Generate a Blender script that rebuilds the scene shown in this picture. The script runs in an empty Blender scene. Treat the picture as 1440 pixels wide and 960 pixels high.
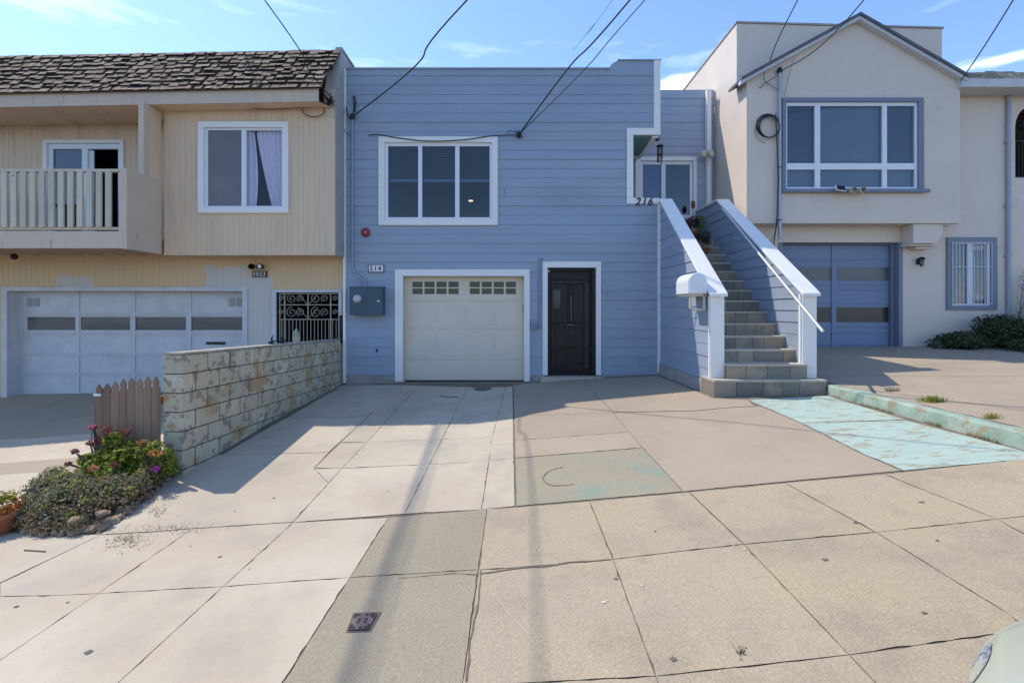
import bpy, bmesh, math, random
from mathutils import Vector, Matrix, noise
random.seed(7)
R = math.radians
sc = bpy.context.scene
COL = sc.collection

# ------------------------------------------------------------------ camera, sky, sun, exposure
F, CX, CY = 660.0, 720.0, 433.0          # focal length in photo pixels, vanishing point
cam_d = bpy.data.cameras.new("camera"); cam = bpy.data.objects.new("camera", cam_d); COL.objects.link(cam)
cam.location = (0, 0, 0); cam.rotation_euler = (R(90), 0, 0)
cam_d.sensor_width = 36; cam_d.lens = F / 1440 * 36
cam_d.shift_y = -(480 - CY) / 1440; cam_d.clip_start = .05; cam_d.clip_end = 2000
sc.camera = cam

SUNV = Vector((-.63, .34, 1)).normalized()      # towards the sun
elev = math.asin(SUNV.z); azim = math.atan2(SUNV.x, SUNV.y)
world = bpy.data.worlds.new("World"); sc.world = world; world.use_nodes = True
nt = world.node_tree; nt.nodes.clear()
wo = nt.nodes.new('ShaderNodeOutputWorld'); bg = nt.nodes.new('ShaderNodeBackground')
sky = nt.nodes.new('ShaderNodeTexSky'); sky.sky_type = 'NISHITA'; sky.sun_disc = False
sky.sun_elevation = elev; sky.sun_rotation = azim; sky.altitude = 50; sky.air_density = 1.0; sky.dust_density = .3; sky.ozone_density = 4.5
tc = nt.nodes.new('ShaderNodeTexCoord')
mp = nt.nodes.new('ShaderNodeMapping'); mp.inputs['Scale'].default_value = (1.0, 1.0, 5.0); mp.inputs['Location'].default_value = (0.35, 0.2, 0.0)
n1 = nt.nodes.new('ShaderNodeTexNoise'); n1.inputs['Scale'].default_value = 3.2; n1.inputs['Detail'].default_value = 7; n1.inputs['Roughness'].default_value = .58
r1 = nt.nodes.new('ShaderNodeValToRGB'); r1.color_ramp.elements[0].position = .54; r1.color_ramp.elements[1].position = .80
sep = nt.nodes.new('ShaderNodeSeparateXYZ')
mr = nt.nodes.new('ShaderNodeMapRange'); mr.inputs['From Min'].default_value = .60; mr.inputs['From Max'].default_value = .30
ml = nt.nodes.new('ShaderNodeMath'); ml.operation = 'MULTIPLY'
ml2 = nt.nodes.new('ShaderNodeMath'); ml2.operation = 'MULTIPLY'; ml2.inputs[1].default_value = .5
mx = nt.nodes.new('ShaderNodeMix'); mx.data_type = 'RGBA'
mx.inputs['B'].default_value = (11.5, 12.0, 12.8, 1)
hs_ = nt.nodes.new('ShaderNodeHueSaturation'); hs_.inputs['Saturation'].default_value = 1.0; hs_.inputs['Value'].default_value = 1.0
L = nt.links.new
L(tc.outputs['Generated'], mp.inputs['Vector']); L(mp.outputs['Vector'], n1.inputs['Vector']); L(n1.outputs['Fac'], r1.inputs['Fac'])
L(tc.outputs['Generated'], sep.inputs[0]); L(sep.outputs['Z'], mr.inputs['Value'])
L(r1.outputs['Color'], ml.inputs[0]); L(mr.outputs['Result'], ml.inputs[1]); my = nt.nodes.new('ShaderNodeMapRange'); my.inputs['From Min'].default_value = -.1; my.inputs['From Max'].default_value = .25; L(sep.outputs['Y'], my.inputs['Value'])
my2 = nt.nodes.new('ShaderNodeMath'); my2.operation = 'MULTIPLY'; L(ml.outputs[0], my2.inputs[0]); L(my.outputs['Result'], my2.inputs[1]); L(my2.outputs[0], ml2.inputs[0])
acc = ml2.outputs[0]
n2 = nt.nodes.new('ShaderNodeTexNoise'); n2.inputs['Scale'].default_value = 9; n2.inputs['Detail'].default_value = 8; L(mp.outputs['Vector'], n2.inputs['Vector'])
def cloud_bank(u, v, ru, rv, amt):
    global acc
    d0 = Vector((u, 1, v)).normalized()
    sb_ = nt.nodes.new('ShaderNodeVectorMath'); sb_.operation = 'SUBTRACT'; sb_.inputs[1].default_value = d0; L(tc.outputs['Generated'], sb_.inputs[0])
    sc_ = nt.nodes.new('ShaderNodeVectorMath'); sc_.operation = 'MULTIPLY'; sc_.inputs[1].default_value = (1/ru, 1/ru, 1/rv); L(sb_.outputs[0], sc_.inputs[0])
    ln = nt.nodes.new('ShaderNodeVectorMath'); ln.operation = 'LENGTH'; L(sc_.outputs[0], ln.inputs[0])
    ad = nt.nodes.new('ShaderNodeMath'); ad.operation = 'MULTIPLY_ADD'; ad.inputs[1].default_value = 2.2; ad.inputs[2].default_value = -1.1; L(n2.outputs['Fac'], ad.inputs[0])
    su = nt.nodes.new('ShaderNodeMath'); su.operation = 'SUBTRACT'; L(ln.outputs['Value'], su.inputs[0]); L(ad.outputs[0], su.inputs[1])
    r_ = nt.nodes.new('ShaderNodeMapRange'); r_.interpolation_type = 'SMOOTHSTEP'; r_.inputs['From Min'].default_value = 1.1; r_.inputs['From Max'].default_value = .2; r_.inputs['To Max'].default_value = amt; L(su.outputs[0], r_.inputs['Value'])
    mxx = nt.nodes.new('ShaderNodeMath'); mxx.operation = 'MAXIMUM'; L(acc, mxx.inputs[0]); L(r_.outputs['Result'], mxx.inputs[1]); acc = mxx.outputs[0]
cloud_bank(.37, .485, .05, .018, .85); cloud_bank(.33, .46, .07, .010, .6); cloud_bank(1.02, .525, .10, .010, .35)
L(acc, mx.inputs['Factor'])
mt_ = nt.nodes.new('ShaderNodeMix'); mt_.data_type = 'RGBA'; mt_.blend_type = 'MULTIPLY'; mt_.inputs['Factor'].default_value = 1; mt_.inputs['B'].default_value = (.89, .92, 1.0, 1)
L(sky.outputs['Color'], mt_.inputs['A']); L(mt_.outputs['Result'], hs_.inputs['Color']); L(hs_.outputs['Color'], mx.inputs['A']); L(mx.outputs['Result'], bg.inputs['Color']); L(bg.outputs[0], wo.inputs[0])
bg.inputs['Strength'].default_value = .15

sl = bpy.data.lights.new("sun", 'SUN'); sun = bpy.data.objects.new("sun", sl); COL.objects.link(sun)
sl.energy = 2.1; sl.angle = R(.53); sl.color = (1.0, .93, .81)
sun.rotation_euler = SUNV.to_track_quat('Z', 'Y').to_euler()
sc.view_settings.view_transform = 'Standard'; sc.view_settings.look = 'None'
sc.view_settings.exposure = 0.99; sc.view_settings.gamma = 1
sc.cycles.max_bounces = 8; sc.cycles.transparent_max_bounces = 16

# ------------------------------------------------------------------ helpers
def X(x, Z): return (x - CX) * Z / F
def H(y, Z): return (CY - y) * Z / F
def P(x, y, Z): return Vector((X(x, Z), Z, H(y, Z)))
def lerp_tab(tab, x):
    if x <= tab[0][0]: a, b = tab[0], tab[1]
    elif x >= tab[-1][0]: a, b = tab[-2], tab[-1]
    else:
        for a, b in zip(tab, tab[1:]):
            if a[0] <= x <= b[0]: break
    return a[1] + (b[1] - a[1]) * (x - a[0]) / (b[0] - a[0])

ROWS = [(3.90, [(-12, -2.40), (-3.6, -1.865), (-2.91, -1.84), (0, -1.65), (3.2, -1.343), (4.4, -1.23), (12, -.55)]),
        (6.65, [(-12, -2.10), (-7, -1.90), (-3.5, -1.61), (-2.4, -1.62), (-.5, -1.595), (0, -1.53), (2.85, -1.255), (4.45, -1.215), (12, -.9)]),
        (9.30, [(-12, -1.82), (-9.9, -1.755), (-6, -1.68), (-3.4, -1.50), (-2.1, -1.46), (.25, -1.455), (1.6, -1.36), (2.9, -1.29), (12, -1.2)])]
ROWN = [(3.90, [(4.45, -1.105), (6, -1.0), (12, -.5)]),
        (6.65, [(4.45, -1.10), (5.4, -1.045), (8.3, -.92), (12, -.8)]),
        (7.60, [(4.45, -1.02), (5.4, -.985), (8.3, -.86), (12, -.75)]),
        (9.85, [(4.45, -.83), (8.1, -.81), (12, -.70)])]
def gh(x, y):
    if y < 3.9: return lerp_tab(ROWS[0][1], x) - .012 * (3.9 - y)
    rows = ROWN if x > 4.51 else ROWS
    if y > rows[-1][0]: return lerp_tab(rows[-1][1], x)
    for (ya, ta), (yb, tb) in zip(rows, rows[1:]):
        if ya <= y <= yb:
            t = (y - ya) / (yb - ya); return lerp_tab(ta, x) * (1 - t) + lerp_tab(tb, x) * t
def G(px, py):
    """ground point seen at photo pixel px,py"""
    lo, hi = 1.0, 14.0
    f = lambda Z: H(py, Z) - gh(X(px, Z), Z)
    Z = 1.0; prev = f(Z)
    while Z < 14:
        nz = Z + .05; c = f(nz)
        if prev > 0 and c <= 0:
            a, b = Z, nz
            for _ in range(30):
                m = (a + b) / 2
                if f(m) > 0: a = m
                else: b = m
            return Vector((X(px, a), a))
        prev = c; Z = nz
    return Vector((X(px, 9.3), 9.3))

ORG = {}
class MB:
    def __init__(s): s.v = []; s.f = []; s.m = []; s.t = []; s.sm = []
    def face(s, pts, m=0, t=.5, smooth=False):
        i = len(s.v); s.v += [Vector(p) for p in pts]; s.f.append(list(range(i, i + len(pts)))); s.m.append(m); s.t.append(t); s.sm.append(smooth)
    def faces(s, vs, fs, m=0, t=.5, smooth=False):
        i = len(s.v); s.v += [Vector(p) for p in vs]
        for f in fs: s.f.append([i + k for k in f]); s.m.append(m); s.t.append(t); s.sm.append(smooth)
    def box(s, x0, x1, y0, y1, z0, z1, m=0, t=.5, M=None):
        if x0 > x1: x0, x1 = x1, x0
        if y0 > y1: y0, y1 = y1, y0
        if z0 > z1: z0, z1 = z1, z0
        vs = [Vector(p) for p in [(x0,y0,z0),(x1,y0,z0),(x1,y1,z0),(x0,y1,z0),(x0,y0,z1),(x1,y0,z1),(x1,y1,z1),(x0,y1,z1)]]
        if M is not None: vs = [M @ v for v in vs]
        s.faces(vs, [(0,3,2,1),(4,5,6,7),(0,1,5,4),(1,2,6,5),(2,3,7,6),(3,0,4,7)], m, t)
    def prism(s, poly, axis, a, b, m=0, t=.5):
        """poly: 2D points; axis x: (y,z), y: (x,z), z: (x,y)"""
        def mk(p, c):
            return {'x': (c, p[0], p[1]), 'y': (p[0], c, p[1]), 'z': (p[0], p[1], c)}[axis]
        n = len(poly); vs = [mk(p, a) for p in poly] + [mk(p, b) for p in poly]
        fs = [tuple(range(n))[::-1], tuple(range(n, 2*n))] + [(i, (i+1) % n, n + (i+1) % n, n + i) for i in range(n)]
        s.faces(vs, fs, m, t)
    def tube(s, pts, r, n=8, m=0, t=.5, smooth=True, cap=True):
        pts = [Vector(p) for p in pts]; rings = []
        up = None
        for i, p in enumerate(pts):
            d = (pts[min(i+1, len(pts)-1)] - pts[max(i-1, 0)]).normalized()
            if up is None: up = d.orthogonal().normalized()
            a = (up - d * up.dot(d)); a = a.normalized() if a.length > 1e-5 else d.orthogonal().normalized(); up = a
            b = d.cross(a); rr = r[i] if isinstance(r, (list, tuple)) else r
            rings.append([p + (a * math.cos(2*math.pi*k/n) + b * math.sin(2*math.pi*k/n)) * rr for k in range(n)])
        vs = [v for rg in rings for v in rg]; fs = []
        for i in range(len(pts)-1):
            for k in range(n): fs.append((i*n+k, i*n+(k+1) % n, (i+1)*n+(k+1) % n, (i+1)*n+k))
        s.faces(vs, fs, m, t, smooth)
        if cap: s.faces(rings[0], [tuple(range(n))[::-1]], m, t); s.faces(rings[-1], [tuple(range(n))], m, t)
    def lathe(s, c, prof, n=20, m=0, t=.5, axis='z', smooth=True):
        c = Vector(c); vs = []
        for (r, h) in prof:
            for k in range(n):
                a = 2*math.pi*k/n
                if axis == 'z': vs.append(c + Vector((r*math.cos(a), r*math.sin(a), h)))
                elif axis == 'y': vs.append(c + Vector((r*math.cos(a), h, r*math.sin(a))))
                else: vs.append(c + Vector((h, r*math.cos(a), r*math.sin(a))))
        fs = [(i*n+k, i*n+(k+1) % n, (i+1)*n+(k+1) % n, (i+1)*n+k) for i in range(len(prof)-1) for k in range(n)]
        s.faces(vs, fs, m, t, smooth)
    def clip(s, co, no):
        """throw away what lies on the side no points to"""
        co = Vector(co); no = Vector(no)
        nf, nm, ntt, nsm = [], [], [], []
        for f, m, t, sm in zip(s.f, s.m, s.t, s.sm):
            ps = [s.v[i] for i in f]; ds = [(p - co).dot(no) for p in ps]; out = []
            for i in range(len(ps)):
                a, b, da, db = ps[i], ps[(i+1) % len(ps)], ds[i], ds[(i+1) % len(ps)]
                if da <= 0: out.append(a)
                if (da < 0 < db) or (db < 0 < da): out.append(a + (b - a) * (da / (da - db)))
            if len(out) >= 3:
                i0 = len(s.v); s.v += out; nf.append(list(range(i0, i0+len(out)))); nm.append(m); ntt.append(t); nsm.append(sm)
        s.f, s.m, s.t, s.sm = nf, nm, ntt, nsm
    def mesh(s, name, mats, org):
        used = sorted({i for f in s.f for i in f}); mp_ = {u: k for k, u in enumerate(used)}
        me = bpy.data.meshes.new(name)
        me.from_pydata([s.v[u] - org for u in used], [], [[mp_[i] for i in f] for f in s.f])
        for mt in mats: me.materials.append(mt)
        me.polygons.foreach_set('material_index', s.m)
        me.polygons.foreach_set('use_smooth', s.sm)
        ca = me.color_attributes.new('tint', 'FLOAT_COLOR', 'CORNER')
        data = []
        for p, t in zip(me.polygons, s.t): data += [t, t, t, 1.0] * p.loop_total
        ca.data.foreach_set('color', data)
        me.update(); return me

def base_of(mb):
    us = [mb.v[i] for f in mb.f for i in f]
    xs = [v.x for v in us]; ys = [v.y for v in us]; zs = [v.z for v in us]
    return Vector(((min(xs)+max(xs))/2, (min(ys)+max(ys))/2, min(zs)))
def obj(name, mb, mats, parent=None, bevel=0, org=None, weld=False):
    if not isinstance(mats, (list, tuple)): mats = [mats]
    if parent is not None: o_ = ORG[parent.name]
    else: o_ = base_of(mb) if org is None else Vector(org)
    me = mb.mesh(name, mats, o_)
    if weld or bevel:
        bm = bmesh.new(); bm.from_mesh(me); bmesh.ops.remove_doubles(bm, verts=bm.verts, dist=1e-5); bm.to_mesh(me); bm.free()
    o = bpy.data.objects.new(name, me); COL.objects.link(o)
    if parent is not None: o.parent = parent
    else: o.location = o_
    ORG[o.name] = o_
    if bevel:
        b = o.modifiers.new('bevel', 'BEVEL'); b.width = bevel; b.segments = 2; b.limit_method = 'ANGLE'; b.angle_limit = R(40)
        b.harden_normals = False
    return o
def tag(o, label, cat, group=None, kind=None):
    if label: o['label'] = label
    if cat: o['category'] = cat
    if group: o['group'] = group
    if kind: o['kind'] = kind
    return o
def struct(name, mb, mats, org=(0, 0, 0), bevel=0, label=None, kind='structure'):
    o = obj(name, mb, mats, None, bevel, org); o['kind'] = kind
    o['label'] = label or name.replace('_', ' '); o['category'] = name.replace('_', ' ')
    return o
def thing(name, loc, label, cat, group=None):
    o = bpy.data.objects.new(name, None); COL.objects.link(o); o.location = loc; o.empty_display_size = .2
    ORG[o.name] = Vector(loc); tag(o, label, cat, group); return o
def dup(root, loc, label, group=None):
    r = root.copy(); COL.objects.link(r); r.location = loc; r['label'] = label
    if group: r['group'] = group
    for ch in list(root.children):
        c = ch.copy(); COL.objects.link(c); c.parent = r
        for g in ch.children:
            d = g.copy(); COL.objects.link(d); d.parent = c
    return r

# ------------------------------------------------------------------ materials
def srgb(r, g, b):
    f = lambda c: (c/255/12.92) if c/255 <= .04045 else ((c/255+.055)/1.055)**2.4
    return (f(r), f(g), f(b))
def mat(name, c1, c2=None, scale=3.0, rough=.7, bump=0, bscale=60, metal=0, spec=.4, tint=0, ramp=None,
        stain=None, stain_scale=1.2, stain_lo=.55, stain_hi=.7, stain_amt=.6, fine=0, fine_scale=180, stretch=None, trans=0, detail=6,
        stain2=None, stain2_scale=4, stain2_lo=.6, stain2_hi=.66, stain2_amt=.8):
    m = bpy.data.materials.new(name); m.use_nodes = True; n = m.node_tree; b = n.nodes['Principled BSDF']; l = n.links.new
    tcn = n.nodes.new('ShaderNodeTexCoord'); vec = tcn.outputs['Object']
    if stretch:
        mpn = n.nodes.new('ShaderNodeMapping'); mpn.inputs['Scale'].default_value = stretch; l(vec, mpn.inputs['Vector']); svec = mpn.outputs['Vector']
    else: svec = vec
    def nz(sc_, v=None, det=detail, ro=.6):
        q = n.nodes.new('ShaderNodeTexNoise'); q.inputs['Scale'].default_value = sc_; q.inputs['Detail'].default_value = det; q.inputs['Roughness'].default_value = ro
        l(v or vec, q.inputs['Vector']); return q.outputs['Fac']
    def mix(fac, a, bb, mode='MIX'):
        q = n.nodes.new('ShaderNodeMix'); q.data_type = 'RGBA'; q.blend_type = mode
        if isinstance(fac, (int, float)): q.inputs['Factor'].default_value = fac
        else: l(fac, q.inputs['Factor'])
        for nm, val in (('A', a), ('B', bb)):
            if isinstance(val, tuple): q.inputs[nm].default_value = (*val[:3], 1)
            else: l(val, q.inputs[nm])
        return q.outputs['Result']
    def rng(v, lo, hi, a=0., bb=1.):
        q = n.nodes.new('ShaderNodeMapRange'); q.inputs['From Min'].default_value = lo; q.inputs['From Max'].default_value = hi
        q.inputs['To Min'].default_value = a; q.inputs['To Max'].default_value = bb; l(v, q.inputs['Value']); return q.outputs['Result']
    if ramp:
        at = n.nodes.new('ShaderNodeAttribute'); at.attribute_name = 'tint'
        cr = n.nodes.new('ShaderNodeValToRGB'); e = cr.color_ramp.elements
        e[0].position = ramp[0][0]; e[0].color = (*ramp[0][1], 1); e[1].position = ramp[-1][0]; e[1].color = (*ramp[-1][1], 1)
        for p_, c_ in ramp[1:-1]: q = e.new(p_); q.color = (*c_, 1)
        l(at.outputs['Fac'], cr.inputs['Fac']); col = cr.outputs['Color']
    else: col = c1
    if c2: col = mix(rng(nz(scale, svec), .35, .65), col, c2)
    if tint:
        at = n.nodes.new('ShaderNodeAttribute'); at.attribute_name = 'tint'
        v = rng(at.outputs['Fac'], 0, 1, 1-tint, 1+tint)
        cb = n.nodes.new('ShaderNodeCombineColor'); [l(v, cb.inputs[k]) for k in range(3)]
        col = mix(1.0, col, cb.outputs[0], 'MULTIPLY')
    if stain: col = mix(rng(nz(stain_scale, svec), stain_lo, stain_hi, 0, stain_amt), col, stain)
    if stain2: col = mix(rng(nz(stain2_scale), stain2_lo, stain2_hi, 0, stain2_amt), col, stain2)
    if fine:
        v = rng(nz(fine_scale, None, 3, .7), .3, .7, 1-fine, 1+fine)
        cb = n.nodes.new('ShaderNodeCombineColor'); [l(v, cb.inputs[k]) for k in range(3)]
        col = mix(1.0, col, cb.outputs[0], 'MULTIPLY')
    if isinstance(col, tuple): b.inputs['Base Color'].default_value = (*col[:3], 1)
    else: l(col, b.inputs['Base Color'])
    b.inputs['Roughness'].default_value = rough; b.inputs['Metallic'].default_value = metal
    b.inputs['Specular IOR Level'].default_value = spec
    if bump:
        bp = n.nodes.new('ShaderNodeBump'); bp.inputs['Strength'].default_value = bump; bp.inputs['Distance'].default_value = .01
        l(nz(bscale, svec, 4), bp.inputs['Height']); l(bp.outputs[0], b.inputs['Normal'])
    if trans:
        td = n.nodes.new('ShaderNodeBsdfTranslucent'); ms = n.nodes.new('ShaderNodeMixShader'); ms.inputs[0].default_value = trans
        if isinstance(col, tuple): td.inputs[0].default_value = (*col[:3], 1)
        else: l(col, td.inputs[0])
        l(b.outputs[0], ms.inputs[1]); l(td.outputs[0], ms.inputs[2]); l(ms.outputs[0], n.nodes['Material Output'].inputs[0])
    return m
def glass_mat(name, tintc=(.75, .8, .85), boost=1.0, ior=1.55):
    m = bpy.data.materials.new(name); m.use_nodes = True; n = m.node_tree; n.nodes.clear(); l = n.links.new
    o = n.nodes.new('ShaderNodeOutputMaterial'); t = n.nodes.new('ShaderNodeBsdfTransparent'); t.inputs[0].default_value = (*tintc, 1)
    g = n.nodes.new('ShaderNodeBsdfGlossy'); g.inputs['Roughness'].default_value = .02
    tcn = n.nodes.new('ShaderNodeTexCoord'); q = n.nodes.new('ShaderNodeTexNoise'); q.inputs['Scale'].default_value = 1.5; bp = n.nodes.new('ShaderNodeBump')
    bp.inputs['Strength'].default_value = .03; bp.inputs['Distance'].default_value = .02
    l(tcn.outputs['Object'], q.inputs['Vector']); l(q.outputs['Fac'], bp.inputs['Height']); l(bp.outputs[0], g.inputs['Normal'])
    fr = n.nodes.new('ShaderNodeFresnel'); fr.inputs['IOR'].default_value = ior
    mm = n.nodes.new('ShaderNodeMath'); mm.operation = 'MULTIPLY'; mm.inputs[1].default_value = boost; mm.use_clamp = True
    s = n.nodes.new('ShaderNodeMixShader'); l(fr.outputs[0], mm.inputs[0])
    ge = n.nodes.new('ShaderNodeNewGeometry'); iv = n.nodes.new('ShaderNodeMath'); iv.operation = 'SUBTRACT'; iv.inputs[0].default_value = 1; l(ge.outputs['Backfacing'], iv.inputs[1])
    fm = n.nodes.new('ShaderNodeMath'); fm.operation = 'MULTIPLY'; l(mm.outputs[0], fm.inputs[0]); l(iv.outputs[0], fm.inputs[1]); l(fm.outputs[0], s.inputs[0]); l(t.outputs[0], s.inputs[1]); l(g.outputs[0], s.inputs[2]); l(s.outputs[0], o.inputs[0])
    return m
def emis(name, c, s):
    m = bpy.data.materials.new(name); m.use_nodes = True; b = m.node_tree.nodes['Principled BSDF']
    b.inputs['Emission Color'].default_value = (*c, 1); b.inputs['Emission Strength'].default_value = s; b.inputs['Base Color'].default_value = (*c, 1); return m

M = {}
BLUE = (.300, .352, .430)
M['blue'] = mat('blue_paint', BLUE, (.320, .368, .438), 1.5, rough=.55, tint=.07, bump=.15, bscale=25, stretch=(.3, 1, 1), stain=(.24, .275, .34), stain_scale=1.6, stain_lo=.48, stain_hi=.68, stain_amt=.45)
M['blue_pale'] = mat('pale_blue_paint', (.33, .38, .46), (.36, .41, .48), 1.5, rough=.55, tint=.06, bump=.15, bscale=25)
M['white'] = mat('white_trim_paint', (.80, .765, .71), (.82, .78, .73), 4, rough=.5, bump=.08, bscale=30, stain=(.5, .49, .46), stain_scale=3, stain_lo=.6, stain_hi=.75, stain_amt=.3)
M['white_clean'] = mat('white_vinyl', (.74, .75, .77), rough=.35)
M['white_old'] = mat('old_white_paint', (.60, .60, .60), (.52, .52, .54), 3, rough=.6, tint=.05, stain=(.42, .41, .38), stain_scale=2.2, stain_lo=.58, stain_hi=.74, stain_amt=.4)
M['garage_cream'] = mat('cream_garage_paint', (.68, .58, .45), (.71, .61, .475), 2, rough=.5, bump=.1, bscale=200)
M['yellow'] = mat('yellow_stucco_board_paint', (.74, .545, .365), (.68, .50, .34), 1.2, rough=.7, tint=.05, bump=.15, bscale=40, stain=(.42, .36, .29), stain_scale=2.3, stain_lo=.50, stain_hi=.70, stain_amt=.45, stretch=(3, 1, .35))
M['yellow_pale'] = mat('weathered_cream_paint', (.64, .51, .38), (.59, .47, .36), 2, rough=.7, tint=.06, bump=.2, bscale=40, stain=(.20, .155, .12), stain_scale=3.5, stain_lo=.62, stain_hi=.72, stain_amt=.6, stretch=(3, 1, .6))
M['stucco'] = mat('cream_stucco', (.72, .61, .505), (.69, .58, .48), 1.0, rough=.85, bump=.5, bscale=70, stain=(.46, .41, .36), stain_scale=1.3, stain_lo=.58, stain_hi=.75, stain_amt=.35, fine=.05, fine_scale=90)
M['slate'] = mat('slate_blue_trim', (.185, .205, .26), (.20, .22, .275), 3, rough=.55)
M['slate_door'] = mat('blue_garage_paint', (.19, .235, .34), (.205, .25, .35), 2, rough=.5, tint=.05, bump=.1, bscale=40)
M['roof_edge'] = mat('dark_roof_edge', (.10, .11, .14), (.14, .14, .15), 6, rough=.8)
M['shingle'] = mat('brown_shingles', None, rough=.9, ramp=[(0, (.17, .108, .066)), (.5, (.27, .18, .115)), (1, (.35, .24, .16))], fine=.3, fine_scale=70, bump=.5, bscale=90)
M['shingle_shadow'] = mat('shingle_shadow_underlay', (.022, .017, .015), rough=.95)  # near-black underlay stands in for the shadow beneath the shingle tabs
M['shingle_olive'] = mat('mossy_shingles', None, rough=.9, ramp=[(0, (.24, .215, .17)), (1, (.42, .385, .31))], fine=.3, fine_scale=60)
M['dark'] = mat('dark_interior', (.020, .020, .024), (.03, .03, .035), 2, rough=.9)
M['room'] = mat('room_wall', (.055, .055, .065), rough=.9)
M['tarmac_roof'] = mat('flat_roofing', (.12, .12, .12), (.16, .155, .15), 2, rough=.95)
M['glass'] = glass_mat('window_glass', (.7, .78, .86), boost=1.5)
M['glass_clear'] = glass_mat('clear_window_glass', (.95, .95, .97), boost=1.0)
M['glass_blue'] = glass_mat('clean_window_glass', (.5, .65, .9), boost=2.2)
M['glass_dim'] = glass_mat('dusty_glass', (.55, .55, .58), boost=1.0)
M['blind'] = mat('blind_slats', (.62, .66, .70), rough=.6)
M['blind_dark'] = mat('dark_blind_slats', (.30, .33, .38), rough=.6)
M['curtain'] = mat('white_curtain', (.80, .76, .84), (.68, .65, .74), 6, rough=.9, trans=.1, stretch=(6, 1, .4))
M['screen'] = mat('insect_screen', (.17, .165, .185), (.20, .195, .21), 2, rough=.8, fine=.08, fine_scale=60)
M['black_metal'] = mat('black_metal', (.012, .011, .012), (.020, .018, .018), 8, rough=.45, spec=.3)
M['black_door'] = mat('dark_wood_door', (.026, .018, .014), (.038, .027, .022), 3, rough=.35, spec=.35, stretch=(6, 1, .6))
M['grey_metal'] = mat('grey_metal', (.42, .44, .48), (.36, .38, .42), 5, rough=.4, metal=.4)
M['galv'] = mat('galvanised_pipe', (.55, .56, .58), (.45, .46, .48), 10, rough=.35, metal=.8)
M['meter'] = mat('slate_meter_paint', (.055, .085, .115), (.065, .095, .125), 4, rough=.45)
M['red'] = mat('red_bell', (.32, .03, .03), rough=.35)
M['terracotta'] = mat('terracotta', (.36, .12, .055), (.42, .17, .09), 8, rough=.8, bump=.2)
M['beige_plastic'] = mat('beige_plastic', (.52, .46, .36), rough=.5)
M['gate_paint'] = mat('tan_gate_paint', (.36, .31, .24), (.30, .26, .22), 12, rough=.55)
M['teal'] = mat('teal_soffit', (.09, .20, .21), (.11, .22, .23), 4, rough=.6)
M['wire'] = mat('black_cable', (.022, .022, .025), rough=.6)
M['wire_light'] = mat('grey_cable', (.16, .16, .17), rough=.6)
M['pole'] = mat('creosote_pole', (.10, .07, .05), (.14, .10, .07), 6, rough=.9, stretch=(6, 6, .3))
M['stone'] = mat('flagstone', None, rough=.8, ramp=[(0, (.20, .175, .14)), (.35, (.29, .25, .195)), (.7, (.35, .285, .21)), (1, (.38, .28, .18))], fine=.18, fine_scale=60, bump=.35, bscale=30, stain=(.17, .16, .14), stain_scale=5, stain_lo=.5, stain_hi=.62, stain_amt=.5)
M['tread'] = mat('step_concrete', (.52, .45, .35), (.44, .38, .30), 4, rough=.85, bump=.3, fine=.15, tint=.1)
M['plinth'] = mat('plinth_concrete', (.30, .28, .25), (.38, .35, .31), 3, rough=.9, bump=.4, bscale=40, fine=.12, stain=(.18, .15, .12), stain_scale=2.5)
# concretes
M['joint'] = mat('joint_dirt', (.15, .118, .085), (.22, .18, .13), 6, rough=1.0)
M['new_conc'] = mat('pale_concrete', (.53, .452, .335), (.49, .418, .31), .9, rough=.8, tint=.07, fine=.07, fine_scale=130, bump=.12, bscale=80,
                    stain=(.435, .335, .235), stain_scale=.9, stain_lo=.45, stain_hi=.62, stain_amt=.5, stain2=(.36, .31, .25), stain2_scale=1.7, stain2_lo=.50, stain2_hi=.66, stain2_amt=.5)
M['old_conc'] = mat('aged_concrete', (.420, .338, .230), (.385, .312, .215), 1.1, rough=.88, tint=.07, fine=.19, fine_scale=80, bump=.5, bscale=80,
                    stain=(.44, .345, .205), stain_scale=1.3, stain_lo=.46, stain_hi=.60, stain_amt=.42, stain2=(.29, .24, .17), stain2_scale=2.3, stain2_lo=.50, stain2_hi=.66, stain2_amt=.5)
M['grey_conc'] = mat('grey_green_concrete', (.345, .285, .195), (.31, .26, .18), 1.2, rough=.9, tint=.06, fine=.20, fine_scale=80, bump=.5, bscale=80,
                    stain=(.38, .34, .25), stain_scale=1.6, stain_lo=.55, stain_hi=.8, stain_amt=.45)
M['drive_conc'] = mat('driveway_concrete', (.405, .318, .222), (.37, .292, .207), .8, rough=.85, tint=.05, fine=.12, fine_scale=110, bump=.25, bscale=80,
                    stain=(.30, .24, .175), stain_scale=.9, stain_lo=.46, stain_hi=.62, stain_amt=.4)
M['mint'] = mat('mint_floor_paint', (.375, .47, .39), (.41, .505, .425), 3, rough=.75, fine=.06, bump=.2, bscale=60,
                stain=(.34, .27, .185), stain_scale=8, stain_lo=.55, stain_hi=.60, stain_amt=.8, stretch=(.6, 1.9, 1), stain2=(.30, .26, .18), stain2_scale=2.6, stain2_lo=.58, stain2_hi=.68, stain2_amt=.5)
M['mint_worn'] = mat('worn_mint_paint', (.34, .285, .195), (.31, .265, .18), 1.5, rough=.85, fine=.18, fine_scale=100, bump=.3,
                stain=(.17, .30, .245), stain_scale=2.0, stain_lo=.50, stain_hi=.68, stain_amt=.65)
M['mint_kerb'] = mat('mint_kerb_paint', (.37, .44, .365), (.25, .34, .26), 4, rough=.8, bump=.5, bscale=20, stain=(.30, .25, .15), stain_scale=6, stain_lo=.56, stain_hi=.63, stain_amt=.85, fine=.1)
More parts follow.
